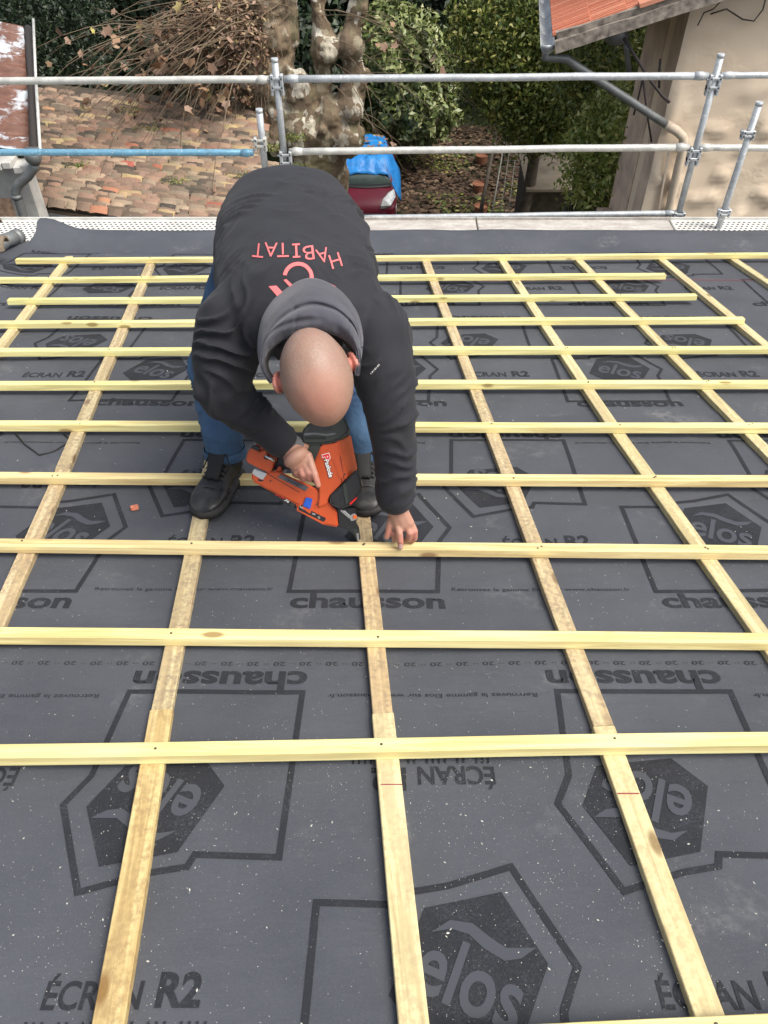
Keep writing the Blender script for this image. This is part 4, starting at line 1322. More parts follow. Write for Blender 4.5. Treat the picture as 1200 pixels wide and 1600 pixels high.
bm = bmesh.new(); tube(bm, [TP(370 + 290 / 6.316, 680 + 222 / 6.316, .033), TP(370 + 325 / 6.316, 680 + 238 / 6.316, .033)], .0048, 10)
fin('pin_bush', bm, M['black'], nl, True)
strip_ = prof('label_strip', [(298, 535), (345, 560), (430, 585), (600, 680), (572, 724), (520, 700), (345, 592), (310, 562)], -.02, .020, 'tool_black', .002, **B)
prof('strip_stud', [(318, 548), (345, 560), (350, 588), (322, 574)], .019, .0235, 'rubber', .0015, parent=strip_, **B)
prof('strip_end', [(548, 650), (590, 668), (566, 722), (530, 700)], .019, .0235, 'rubber', .0015, parent=strip_, **B)
wind = prof('window_frame', [(600, 742), (618, 682), (660, 690), (880, 800), (930, 825), (862, 882)], .0285, .0315, 'orange', .001, parent=mag, **B)
prof('window', [(622, 700), (652, 698), (892, 820), (866, 856), (730, 790), (622, 738)], .0305, .0330, 'tool_black', .001, parent=mag, **B)
for q in ([(628, 708), (640, 702), (680, 722), (676, 736)], [(756, 770), (786, 782), (780, 792), (752, 780)], [(806, 800), (830, 800), (832, 824), (814, 824)]):
    prof('nail_strip', q, .0325, .0340, 'chrome', .0003, parent=mag, **B)
prof('latch_frame', [(655, 722), (690, 604), (775, 622), (742, 775), (720, 770)], .029, .034, 'orange', .001, parent=mag, **B)
prof('latch_button', [(664, 700), (694, 614), (760, 628), (735, 732)], .033, .038, 'blue', .002, parent=mag, **B)
nose = prof('nose', [(660, 1085), (860, 1075), (880, 1180), (872, 1250), (905, 1300), (925, 1440), (885, 1452), (840, 1380), (790, 1345), (680, 1300)], -.022, .022, 'tool_black', .002, **A)
prof('probe', [(690, 1098), (745, 1110), (835, 1190), (800, 1205), (700, 1120)], .021, .027, 'chrome', .001, parent=nose, **A)
prof('probe_clip', [(800, 1185), (822, 1150), (870, 1140), (892, 1180), (880, 1215), (815, 1232)], .020, .028, 'zinc_light', .002, parent=nose, **A)
prof('trigger_tip', [(838, 1168), (880, 1158), (888, 1198), (846, 1208)], .0275, .034, 'tool_orange_tip', .001, parent=nose, **A)
prof('nose_plate', [(790, 1320), (885, 1320), (900, 1440), (880, 1450), (840, 1340)], .021, .026, 'rubber', .001, parent=nose, **A)
prof('driver_tip', [(880, 1370), (905, 1365), (912, 1455), (890, 1458)], -.005, .029, 'chrome', .001, parent=nose, **A)
for k in range(5):
    y = 1190 + k * 34
    prof('nose_tooth', [(700 + k * 26, y), (730 + k * 26, y + 6), (724 + k * 26, y + 20), (696 + k * 26, y + 14)], .021, .025, 'rubber', .0006, parent=nose, **A)
bm = bmesh.new(); tube(bm, [TP(440 + x / 7.5, 650 + y / 7.5, w_) for x, y, w_ in ((580, 960, .046), (590, 1030, .05), (700, 1085, .046), (800, 1050, .044), (870, 1040, .03), (890, 1100, .02))], .0014, 6)
fin('wire_loop', bm, M['black'], nose, True)
def tool_text(s, cx, cy, wd, ht, ang, mat, wv, bold=.02, parent=nl, shear=0):
    b = text_bm(s, bold, shear); a = math.radians(ang)
    for v in b.verts:
        x, y = v.co.x * wd, -v.co.y * ht
        X = x * math.cos(a) - y * math.sin(a); Y = x * math.sin(a) + y * math.cos(a)
        v.co = TP(cx + X, cy + Y, wv)
    bmesh.ops.recalc_face_normals(b, faces=b.faces[:])
    return fin('printed_word', b, M[mat], parent)
tool_text('Paslode', 515.5, 733, 30, 8.5, 74, 'tool_black', .0432, .075, hous)
tool_text('Paslode', 515.5, 733, 28, 7.2, 74, 'white_print', .0437, .025, hous)
tool_text('P', 511.5, 716, 11, 12.5, 74, 'white_print', .0432, .09, hous)
tool_text('P', 511.5, 716, 9, 11, 74, 'red_print', .0437, .04, hous)
prof('logo_nails', [(470, 470), (535, 462), (545, 490), (480, 495)], .0395, .0428, 'tool_black', .0002, parent=hous, **A)
tool_text('IM90', 439.5, 775.5, 15, 4.4, 27, 'red_print', .0206, .03, strip_)
tool_text('Xi', 450, 781.5, 7.5, 6, 27, 'white_print', .0206, .03, strip_)

for k, (x, y, w_) in enumerate(((488, 712, .0425), (540, 742, .0405), (497, 788, .0405), (473, 790, .0305), (425, 752, .0305), (444, 744, .0305), (405, 700, .0285))):
    bm = bmesh.new(); a_ = TP(x, y, w_ - .001); tube(bm, [a_, a_ - FW * .0022], .0026, 10)
    tube(bm, [a_ - FW * .0020, a_ - FW * .0026], .0013, 6)
    fin('screw', bm, M['tool_black'], nl)
prof('seam', [(505, 700), (507, 699), (520, 790), (518, 791)], .0398, .0405, 'tool_black', 0, parent=hous) if 0 else None
for a_, b_ in (((530, 715), (536, 760)), ((533, 714), (540, 757)), ((410, 735), (470, 770))):
    bm = bmesh.new(); w0 = .0405 if a_[0] > 500 else .0303
    tube(bm, [TP(*a_, w0), TP(*b_, w0)], .0009, 5); fin('moulding_line', bm, M['rubber'], hous if a_[0] > 500 else mag)

# ================================================================== BACKGROUND
GZ = -8.0
M['hut_tan'] = plain('dull_tan_sheet', (.20, .165, .12), .9, var=.25, scale=3)
# ground sheet
gx = np.arange(-60, 61, 1.0); gy = np.arange(4, 104, 1.0)
vv = [(x, y, GZ + .12 * noise.noise(Vector((x * .2, y * .2, 0))) - .15) for y in gy for x in gx]
nx = len(gx)
ff = [(a * nx + b, a * nx + b + 1, (a + 1) * nx + b + 1, (a + 1) * nx + b) for a in range(len(gy) - 1) for b in range(nx - 1)]
o = npmesh('ground', vv, ff, M['ground'], None, True); tag(o, kind='structure')
def onG(px, py, z=GZ):
    d = FW * FPX + RT * (px - 600) + DN * (py - 800)
    return CAMP + d * ((z - CAMP.z) / d.z)

# outer wall of our own building under the eave
bm = bmesh.new(); box(bm, (0, 4.35, -4.7), 7.5, .3, 6.6)
o = fin('house_wall', bm, M['render_grey']); tag(o, 'rendered wall of the house below the roof being battened', 'wall')

def leaf_cloud(name, blobs, n, size, mat, parent=None, seed=0, aspect=.42, shell=.55, droop=.3, clump=0):
    """blobs: (cx,cy,cz,rx,ry,rz). Many small bent leaves through the shell of each blob"""
    r = np.random.default_rng(seed)
    vol = np.array([(b[3] * b[4] * b[5]) ** (2 / 3) for b in blobs]); pr = vol / vol.sum()
    which = r.choice(len(blobs), n, p=pr); B = np.array(blobs)[which]
    d = r.normal(size=(n, 3)); d /= np.linalg.norm(d, axis=1)[:, None]
    rad = shell + (1 - shell) * r.random(n) ** .5
    bump_ = 1 + .16 * np.sin(d[:, 0] * 7 + which) * np.cos(d[:, 2] * 9 + which * 2) + .10 * np.sin(d[:, 1] * 15 + d[:, 0] * 13)
    P = B[:, :3] + d * rad[:, None] * B[:, 3:] * bump_[:, None]
    if clump:   # gather into sprays
        m = n // clump; c = P[:m]; P = c[r.integers(0, m, n)] + r.normal(size=(n, 3)) * size * 1.3
    nrm = d * .8 + r.normal(size=(n, 3)) * .55; nrm[:, 2] += .35
    nrm /= np.linalg.norm(nrm, axis=1)[:, None]
    a = r.normal(size=(n, 3)); a[:, 2] -= droop; a -= nrm * (a * nrm).sum(1)[:, None]; a /= np.linalg.norm(a, axis=1)[:, None]
    b = np.cross(nrm, a); s = size * (.6 + .8 * r.random(n))[:, None]
    tip = P + a * s * .5 - nrm * s * .10; base_ = P - a * s * .5
    l = P + b * s * aspect * .5 + nrm * s * .06; q = P - b * s * aspect * .5 + nrm * s * .06
    vv = np.stack([base_, l, tip, q], 1).reshape(-1, 3)
    ff = np.arange(n * 4).reshape(-1, 4)
    return npmesh(name, vv, ff, M[mat], parent)
def limb(bm, p, q, r0, r1, n=7, wob=.15, sides=7, seed=0):
    p, q = Vector(p), Vector(q); L = (q - p).length
    pts = []; rs = []
    for i in range(n + 1):
        t = i / n
        o_ = Vector((noise.noise(Vector((t * 3, seed, 0))), noise.noise(Vector((t * 3, seed, 9))), noise.noise(Vector((t * 3, seed, 5))))) * wob * L * math.sin(t * math.pi * .9)
        pts.append(p.lerp(q, t) + o_); rs.append(r0 + (r1 - r0) * t)
    tube(bm, pts, rs, sides)
    return pts
def tree(name, at_, crown, trunk_r, n, size, mat, label, cat='tree', seed=0, group=None, trunk='bark_dark', **kw):
    root_ = empty(name, at_)
    bm = bmesh.new(); top = Vector((at_[0], at_[1], crown[0][2]))
    limb(bm, at_, top, trunk_r, trunk_r * .6, seed=seed, wob=.05, sides=10)
    for i, b in enumerate(crown[:8]): limb(bm, Vector(at_).lerp(top, .55), b[:3], trunk_r * .45, trunk_r * .12, seed=seed + i)
    fin('trunk', bm, M[trunk], root_)
    leaf_cloud('crown', crown, n, size, mat, root_, seed, **kw)
    tag(root_, label, cat, group); return root_

# --- laurel bush (round, glossy)
c = atY(632, 124, 24)
tree('laurel_bush', (c.x, 24.4, GZ), [(c.x, 24.2, c.z, 1.5, 1.4, 1.7), (c.x + .5, 23.7, c.z - .6, 1.05, 1.0, 1.0), (c.x - .6, 24, c.z + .9, 1.0, 1.0, .9)], .15, 21000, .21, 'leaf_laurel',
     'rounded glossy laurel bush behind the plane tree and above the blue tarp', 'bush', 1, shell=.72)
# --- leafy climber / trees on the right
def Bp(px, py, Y, rx, ry, rz):
    p = atY(px, py, Y); return (p.x, p.y, p.z, rx, ry, rz)
tree('leafy_tree', (onG(830, 150).x * .6, 17.2, GZ), [Bp(800, 60, 17, 1.2, 1.2, 1.0), Bp(860, 130, 16.2, 1.2, 1.1, 1.0), Bp(782, 120, 17.5, .75, .8, .8), Bp(930, 170, 15.5, 1.0, 1.0, .9), Bp(910, 60, 16.5, 1.3, 1.2, 1.1), Bp(955, 100, 13.8, 1.0, 1.0, .9), Bp(985, 150, 12.6, .55, .8, .8), Bp(830, 190, 16.5, .7, .8, .5)], .16, 52000, .105, 'leaf_vine',
     'broad green leafy tree between the dark garden gap and the beige house', seed=2, shell=.5, clump=9)
tree('creeper', (2.7, 10.8, GZ), [Bp(930, 235, 10.6, .38, .4, .34), Bp(958, 262, 10.2, .22, .3, .30), Bp(915, 285, 10.4, .20, .3, .18), Bp(955, 190, 10.8, .36, .4, .34), Bp(975, 215, 10.0, .14, .2, .25)], .05, 5200, .085, 'leaf_bright',
     'yellow green creeper sprays hanging beside the corner of the beige house', 'climbing plant', 3, shell=.4, clump=7)
tree('leafy_shrub', (2.6, 10.8, GZ), [Bp(940, 330, 10.6, .34, .4, .34), Bp(905, 345, 11, .3, .3, .3)], .05, 2600, .13, 'leaf_vine',
     'low green shrub at the foot of the beige house behind the scaffold rail', 'shrub', 4)
# unseen leaf mass added above the frame to shade the garden
lt = [o_ for o_ in COL.objects if o_.name == 'leafy_tree'][0]
leaf_cloud('added_shade_leaves', [(5.9, 17, .6, 2.4, 2.6, 1.7)], 3800, .38, 'leaf_vine', lt, 77, shell=.2)
# --- dark shrub with pale flecks, upper left
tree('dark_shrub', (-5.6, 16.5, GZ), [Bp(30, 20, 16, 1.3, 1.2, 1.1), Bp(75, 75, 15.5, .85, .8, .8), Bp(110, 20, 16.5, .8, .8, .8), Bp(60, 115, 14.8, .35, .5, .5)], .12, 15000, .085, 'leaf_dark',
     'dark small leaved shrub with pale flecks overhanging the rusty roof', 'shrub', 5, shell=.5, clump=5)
# --- evergreen mass behind, each with crown reaching out of the frame so the garden lies in shade
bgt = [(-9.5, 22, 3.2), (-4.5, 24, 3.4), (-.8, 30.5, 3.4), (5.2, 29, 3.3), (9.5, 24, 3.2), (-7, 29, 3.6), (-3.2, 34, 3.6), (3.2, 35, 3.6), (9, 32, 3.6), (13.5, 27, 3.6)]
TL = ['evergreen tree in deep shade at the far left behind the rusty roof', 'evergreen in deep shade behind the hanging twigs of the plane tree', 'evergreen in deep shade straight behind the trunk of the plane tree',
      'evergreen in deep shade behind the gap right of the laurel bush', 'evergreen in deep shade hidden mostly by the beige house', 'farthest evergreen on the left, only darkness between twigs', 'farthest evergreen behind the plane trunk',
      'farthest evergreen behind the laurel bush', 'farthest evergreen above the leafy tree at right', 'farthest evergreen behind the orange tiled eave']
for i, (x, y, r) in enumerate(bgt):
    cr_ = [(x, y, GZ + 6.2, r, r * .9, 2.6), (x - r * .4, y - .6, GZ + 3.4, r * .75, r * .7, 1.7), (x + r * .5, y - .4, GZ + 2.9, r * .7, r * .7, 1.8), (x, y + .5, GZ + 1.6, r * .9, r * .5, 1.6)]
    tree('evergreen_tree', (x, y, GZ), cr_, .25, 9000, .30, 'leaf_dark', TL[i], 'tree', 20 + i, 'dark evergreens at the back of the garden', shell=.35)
# conifer-like overhead canopy of the plane row (out of frame, shades the car and garden)
# --- pollarded plane tree
px_, py_ = atY(480, 190, 13.5).x, 13.6
pt = empty('plane_tree', (px_, py_, GZ))
bm = bmesh.new()
P = lambda x, y, Y=13.5: atY(x, y, Y)
foot = Vector((P(480, 300).x, 13.9, GZ))
chain(bm, [(foot, .80), (P(488, 330, 13.8), .66), (P(490, 250, 13.7), .60), (P(490, 205, 13.6), .56)], None, .4, 3)
LIMBS = [
 [(500, 205, .40), (504, 165, .20), (506, 135, .13), (503, 110, .14), (508, 78, .22), (503, 48, .15), (497, 10, .13), (495, -60, .13)],
 [(530, 200, .34), (545, 160, .24), (558, 125, .17), (551, 95, .15), (545, 70, .20), (553, 35, .14), (562, 0, .13), (572, -60, .12)],
 [(455, 205, .38), (432, 165, .30), (428, 125, .25), (440, 95, .21), (425, 60, .22), (418, 20, .20), (412, -60, .18)],
 [(430, 160, .24), (400, 140, .20), (388, 105, .22), (372, 70, .20), (352, 40, .17), (345, -40, .15)],
 [(415, 190, .26), (392, 165, .20), (380, 150, .13)],
 [(440, 100, .20), (455, 50, .13), (452, 10, .13), (448, -60, .12)]]
for L_ in LIMBS: chain(bm, [(P(x, y, 13.4), r) for x, y, r in L_], None, .4, 2)
rr = random.Random(4)
for x, y, r in ((470, 150, .25), (472, 172, .24), (468, 128, .20), (508, 80, .24), (425, 105, .27), (398, 95, .24), (548, 172, .24), (435, 215, .30), (540, 215, .32), (372, 62, .22), (548, 70, .20), (412, 135, .24), (430, 60, .25), (385, 120, .22), (350, 50, .18), (470, 205, .42), (515, 180, .28)):
    ball(bm, P(x, y, 13.25), (r, r * .8, r * .9), None, 3)
for _ in range(40):
    L_ = rr.choice(LIMBS); x, y, r = rr.choice(L_[:6]); q = P(x, y, 13.4) + Vector((rr.gauss(0, 1), -abs(rr.gauss(0, 1)), rr.gauss(0, 1))).normalized() * r
    ball(bm, q, rr.uniform(.05, .11), None, 2)
me = remesh(bm, .034, 3)
for v, n_ in zip(me.vertices, [q.normal.copy() for q in me.vertices]):
    v.co += n_ * (.04 * noise.noise(v.co * 2.5) + .04 * noise.noise(v.co * 6) + .025 * noise.noise(v.co * 14))
mesh_obj('trunk', me, M['plane'], pt, True)
# hanging shoots: thin twigs arching out from the knuckles to the left and down
rng2 = random.Random(11)
bm = bmesh.new(); tips = []
def shoot(a, d, L, r, g=.25, n=7):
    pts = [a.copy()]; v = d.normalized()
    for i in range(n):
        v = (v + Vector((rng2.uniform(-.12, .12), rng2.uniform(-.12, .12), -g / n * 2.4 + rng2.uniform(-.1, .1)))).normalized()
        pts.append(pts[-1] + v * L / n)
    tube(bm, pts, [r * (1 - .75 * i / n) for i in range(n + 1)], 4, False)
    tips.extend(pts[3:])
for k in range(210):
    a = P(rng2.choice((340, 355, 380, 400, 420, 440)) + rng2.uniform(-12, 12), rng2.uniform(0, 110), 13.3)
    d = Vector((rng2.uniform(-1.6, -.2), rng2.uniform(-.8, .5), rng2.uniform(-.5, .55)))
    shoot(a, d, rng2.uniform(1.0, 3.4), rng2.uniform(.006, .016), rng2.uniform(.2, .55))
for k in range(90):
    a = P(rng2.choice((345, 360, 380, 395, 410)) + rng2.uniform(-12, 12), rng2.uniform(0, 120), 13.25)
    shoot(a, Vector((rng2.uniform(-.5, .4), rng2.uniform(-.7, 0), rng2.uniform(-1, -.2))), rng2.uniform(.5, 1.3), rng2.uniform(.005, .012), .8)
for k in range(22):
    a = P(rng2.choice((500, 520, 545, 560)) + rng2.uniform(-10, 10), rng2.uniform(0, 200), 13.3)
    shoot(a, Vector((rng2.uniform(.2, 1.6), rng2.uniform(-.8, .4), rng2.uniform(-.3, .6))), rng2.uniform(.8, 2.4), rng2.uniform(.005, .011), .4)
fin('twigs', bm, M['twig'], pt)
r_ = np.random.default_rng(5)
T = np.array([tuple(t) for t in tips]); T = T[(T[:, 0] < P(440, 50).x) | (r_.random(len(T)) < .4)]; sel = T[r_.choice(len(T), 360)] + r_.normal(size=(360, 3)) * .05
vv = []; ff = []
for p in sel:   # lobed plane leaves, curled
    s = .045 + .045 * r_.random(); nn_ = Vector(r_.normal(size=3)).normalized(); a_ = nn_.orthogonal().normalized(); a_ = Matrix.Rotation(r_.random() * 6.28, 3, nn_) @ a_; b_ = nn_.cross(a_)
    k0 = len(vv)
    vv.append(Vector(p))
    m_ = 10
    for j in range(m_):
        an = 6.283 * j / m_; rad_ = s * (1.0 if j % 2 == 0 else .68) * (.8 + .4 * r_.random())
        vv.append(Vector(p) + (a_ * math.cos(an) + b_ * math.sin(an)) * rad_ - nn_ * .35 * rad_ * abs(math.cos(an * 1.0)))
    for j in range(m_): ff.append((k0, k0 + 1 + j, k0 + 1 + (j + 1) % m_))
npmesh('leaves', vv, ff, M['leaf_autumn'], pt)
leaf_cloud('dry_foliage', [Bp(350, 45, 13.2, .45, .4, .7), Bp(390, 70, 13.1, .4, .3, .6), Bp(300, 40, 13.3, .5, .4, .35), Bp(380, 120, 13.1, .3, .3, .4)], 2600, .075, 'leaf_autumn', pt, 8, shell=.2)
tag(pt, 'knobbly pollarded plane tree with hanging twigs and brown leaves', 'tree')
# fallen leaves and grass tufts on the garden floor
rgn = np.random.default_rng(9)
def scatter(name, n, xr, yr, size, mat, lb, cat, up=.02, asp=.7, seed=0, thr=None):
    r = np.random.default_rng(seed); x = xr[0] + (xr[1] - xr[0]) * r.random(n); y = yr[0] + (yr[1] - yr[0]) * r.random(n)
    if thr is not None:
        k = np.array([noise.noise(Vector((a * .45, b * .45, 2.2))) * thr > 0 for a, b in zip(x, y)]); x, y = x[k], y[k]; n = len(x)
    a = r.random(n) * 6.28; s = size * (.5 + r.random(n)); z = np.full(n, GZ - .02) + up * r.random(n)
    dx, dy = np.cos(a) * s, np.sin(a) * s
    v = np.stack([np.stack([x - dx, y - dy, z], 1), np.stack([x + dy * asp, y - dx * asp, z + s * .3], 1), np.stack([x + dx, y + dy, z + s * .5 * r.random(n)], 1), np.stack([x - dy * asp, y + dx * asp, z], 1)], 1).reshape(-1, 3)
    o = npmesh(name, v, np.arange(4 * n).reshape(-1, 4), M[mat]); tag(o, lb, cat, None, 'stuff')
scatter('fallen_leaves', 9000, (-1, 6), (16.5, 27), .075, 'leaf_litter', 'brown fallen leaves covering the shaded garden floor', 'fallen leaves', .06)
scatter('grass', 9000, (-1, 5), (16.5, 27), .06, 'leaf_vine', 'patches of green grass between the fallen leaves', 'grass', .10, .35, 3, 1)

# --- parked car under a blue tarp, front towards us
def car():
    X0 = atY(571, 270, 20.3).x
    r = empty('parked_car', (X0, 20.3, GZ))
    w2 = .80
    # stations along y (front -> back): y, z profile points of the body shell half-section
    def half(y, zt, wt, wm=w2, zm=.55, zb=.22):
        return [(0, zt), (wt * .55, zt - .01), (wt * .9, zt - .05), (wt, zt - .13), (wm, zm + .1), (wm * 1.01, zm), (wm * .97, zb)]
    st = [(-1.52, .50, .50, .55), (-1.50, .60, .58, .66), (-1.42, .70, .64, .74), (-1.25, .80, .68, .79), (-1.05, .88, .70, .80), (-.85, .94, .71, .81), (0, .96, .74, .82), (1.2, .96, .74, .82), (1.8, .95, .70, .80), (1.95, .8, .66, .74)]
    bm = bmesh.new(); pr = None
    for y, zt, wt, wm in st:
        h = half(y, zt, wt, wm); sec = [(-a, b) for a, b in h[::-1]] + h[1:]
        rg = [bm.verts.new((X0 + a, 20.3 + y + .75, GZ + b)) for a, b in sec]
        if pr:
            for k in range(len(rg) - 1): bm.faces.new((pr[k], pr[k + 1], rg[k + 1], rg[k]))
        else: bm.faces.new(rg)
        pr = rg
    bm.faces.new(pr[::-1])
    bmesh.ops.recalc_face_normals(bm, faces=bm.faces[:])
    fin('body', bm, M['car'], r, True)
    def glass(nm, y0, z0, w0, y1, z1, w1, mat='glass', arc=.12):
        bm = bmesh.new(); n = 8
        a = [bm.verts.new((X0 + w0 * (2 * i / n - 1), 20.3 + y0 - arc * (1 - (2 * i / n - 1) ** 2), GZ + z0)) for i in range(n + 1)]
        b = [bm.verts.new((X0 + w1 * (2 * i / n - 1), 20.3 + y1 - arc * (1 - (2 * i / n - 1) ** 2), GZ + z1)) for i in range(n + 1)]
        for i in range(n): bm.faces.new((a[i], a[i + 1], b[i + 1], b[i]))
        o = fin(nm, bm, M[mat], r, True); m = o.modifiers.new('s', 'SOLIDIFY'); m.thickness = .02
    glass('windscreen', .02, .95, .66, .62, 1.36, .56)
    glass('wiper_panel', -.10, .925, .68, .02, .955, .66, 'black')
    bm = bmesh.new()   # cabin
    lo = [(-.70, .05), (.70, .05), (.74, 1.9), (-.74, 1.9)]; hi = [(-.56, .66), (.56, .66), (.58, 1.7), (-.58, 1.7)]
    a = [bm.verts.new((X0 + x, 20.3 + y, GZ + .94)) for x, y in lo]; b = [bm.verts.new((X0 + x, 20.3 + y, GZ + 1.40)) for x, y in hi]
    bm.faces.new(b)
    for i in range(4): bm.faces.new((a[i], a[(i + 1) % 4], b[(i + 1) % 4], b[i]))
    bmesh.ops.recalc_face_normals(bm, faces=bm.faces[:])
    bmesh.ops.bevel(bm, geom=bm.edges[:], offset=.04, segments=2, affect='EDGES'); fin('cabin', bm, M['car'], r, True)
    for s in (-1, 1):
        bm = bmesh.new()
        vs = [(s * .40, -.80, .66), (s * .66, -.74, .66), (s * .785, -.48, .78), (s * .745, -.26, .88), (s * .60, -.46, .88), (s * .46, -.68, .80)]
        f = [bm.verts.new((X0 + x, 20.3 + y, GZ + z + .035)) for x, y, z in vs]; g = [bm.verts.new((X0 + x * .97, 20.3 + y + .03, GZ + z - .05)) for x, y, z in vs]
        bm.faces.new(f); bm.faces.new(g[::-1])
        for i in range(6): bm.faces.new((f[i], f[(i + 1) % 6], g[(i + 1) % 6], g[i]))
        bmesh.ops.recalc_face_normals(bm, faces=bm.faces[:]); fin('headlight', bm, M['lamp'], r)
        for yy in (-.15, 1.85):
            bm = bmesh.new(); tube(bm, [(X0 + s * .62, 20.3 + yy, GZ + .30), (X0 + s * .80, 20.3 + yy, GZ + .30)], .31, 24)
            wh = fin('wheel', bm, M['black'], r, True)
            bm = bmesh.new(); tube(bm, [(X0 + s * .79, 20.3 + yy, GZ + .30), (X0 + s * .815, 20.3 + yy, GZ + .30)], .19, 18); fin('rim', bm, M['zinc_light'], wh)
    bm = bmesh.new(); box(bm, (X0, 20.3 - .80, GZ + .42), 1.1, .06, .16, bev=.02); fin('grille', bm, M['black'], r)
    tag(r, 'burgundy car parked nose towards us, its roof under a blue tarp', 'car')
    # tarp
    nx_, ny_ = 30, 30; vv = []
    for j in range(ny_ + 1):
        v = j / ny_; y = .14 + v * 1.95
        for i in range(nx_ + 1):
            u = 2 * i / nx_ - 1; au = abs(u)
            x = u * .62 if au < .8 else math.copysign(.50 + (au - .8) * 1.0, u) + math.copysign(.12 * (au - .8) / .2, u)
            z = 1.455 - .03 * u * u - max(0, .62 - y) * .70
            if au > .8: z -= (au - .8) / .2 * (.62 + .15 * math.sin(v * 5 + u * 3))
            if v > .85: z -= (v - .85) / .15 * .7; y += 0
            if au <= .8: z = max(z, .95 + (min(y, .5) + .12 - .12 * u * u) * .70 + .05)
            if v < .12: y -= 0; z -= (1 - v / .12) * (.03 + .02 * math.sin(u * 7))
            z += .025 * noise.noise(Vector((u * 4, v * 5, 0))) + .018 * noise.noise(Vector((u * 11, v * 9, 3)))
            taper = 1 - .12 * v
            vv.append((X0 + x * taper * 1.16, 20.3 + y, GZ + z))
    ff = [(j * (nx_ + 1) + i, j * (nx_ + 1) + i + 1, (j + 1) * (nx_ + 1) + i + 1, (j + 1) * (nx_ + 1) + i) for j in range(ny_) for i in range(nx_)]
    o = npmesh('tarp', vv, ff, M['tarp'], None, True); m = o.modifiers.new('s', 'SOLIDIFY'); m.thickness = .008
    tag(o, 'bright blue tarp with dead leaves on it draped over the car roof', 'tarp')
    r9 = random.Random(2); vv = []; ff = []
    for cx, cy, n_ in ((.12, .8, 60), (.0, 1.4, 14), (-.4, .6, 8), (.45, 1.2, 5), (-.2, 1.9, 10), (.3, 1.8, 5)):
        for _ in range(n_):
            p = Vector((X0 + cx + r9.gauss(0, .09), 20.3 + cy + r9.gauss(0, .10), GZ + 1.50 + r9.uniform(0, .05))); s = r9.uniform(.03, .07); a = r9.uniform(0, 6.28); k0 = len(vv)
            d1 = Vector((math.cos(a), math.sin(a), r9.uniform(-.4, .4))) * s; d2 = Vector((-math.sin(a), math.cos(a), r9.uniform(-.4, .4))) * s * .8
            vv += [p - d1, p - d2, p + d1, p + d2]; ff.append((k0, k0 + 1, k0 + 2, k0 + 3))
    o2 = npmesh('leaf_litter', vv, ff, M['leaf_autumn']); tag(o2, 'small heap of dead leaves lying on the blue tarp', 'dead leaves', None, 'stuff')
car()

# --- neighbour's old tiled roof
E0 = Vector((-5.34, 11.38, CAMZ - 5.08)); EX = Vector((.957, -.29, 0)).normalized(); EU = Vector((.29, .957, .262)); EU.normalize(); EN = EX.cross(EU).normalized()
tr = empty('tiled_shed', tuple(E0))
rt = random.Random(5); bm = bmesh.new()
def tl(a, d, wd, ln, th, tilt, yaw, lift):
    Mx = Matrix((EX, EU, EN)).transposed().to_4x4(); Mx.translation = E0 + EX * a + EU * d + EN * (lift)
    Mx = Mx @ Matrix.Rotation(yaw, 4, 'Z') @ Matrix.Rotation(tilt, 4, 'X') @ Matrix.Rotation(rt.uniform(-.05, .05), 4, 'Y')
    n = 5; f, b = [], []
    for s, arr in ((-1, f), (1, b)):
        for k in range(n + 1):
            u = 2 * k / n - 1; x = u * wd / 2; z = .022 * (1 - u * u)
            arr.append((x * (1 - .05 * (s + 1) / 2) + rt.uniform(-.004, .004), s * ln / 2 + rt.uniform(-.007, .007), z))
    top = [[bm.verts.new(Mx @ Vector(p)) for p in q] for q in (f, b)]
    bot = [[bm.verts.new(Mx @ (Vector(p) - Vector((0, 0, th)))) for p in q] for q in (f, b)]
    for k in range(n):
        bm.faces.new((top[0][k], top[0][k + 1], top[1][k + 1], top[1][k]))
        bm.faces.new((bot[0][k + 1], bot[0][k], bot[1][k], bot[1][k + 1]))
        bm.faces.new((bot[0][k], bot[0][k + 1], top[0][k + 1], top[0][k]))
        bm.faces.new((top[1][k], top[1][k + 1], bot[1][k + 1], bot[1][k]))
    bm.faces.new((top[0][0], top[1][0], bot[1][0], bot[0][0])); bm.faces.new((top[1][n], top[0][n], bot[0][n], bot[1][n]))
row = 0; d = 0.0
while d < 2.62:
    ex = .052 + .014 * rt.random(); a = -.15 - .55 * d + rt.uniform(0, .15)
    amax = 4.1 - (.35 * noise.noise(Vector((d * 2, 1, 1))) + .60 * d)
    while a < amax:
        wd = rt.uniform(.19, .40)
        if rt.random() > .012: tl(a + wd / 2, d + .06 + rt.uniform(-.012, .012), wd - rt.uniform(.008, .030), .115, .018, .46 + rt.uniform(-.09, .10), rt.uniform(-.05, .05), .036 + rt.uniform(-.008, .012))
        a += wd
    d += ex; row += 1
bmesh.ops.recalc_face_normals(bm, faces=bm.faces[:])
fin('roof_tiles', bm, M['tile_old'], tr)
bm = bmesh.new(); Mx = Matrix((EX, EU, EN)).transposed().to_4x4(); Mx.translation = E0 + EX * 1.15 + EU * 1.5 - EN * .05
Mx = Mx @ Matrix(((1, -.55, 0, 0), (0, 1, 0, 0), (0, 0, 1, 0), (0, 0, 0, 1)))
boxM(bm, Mx, 4.1, 2.9, .06); fin('roof_base', bm, M['bark_dark'], tr)
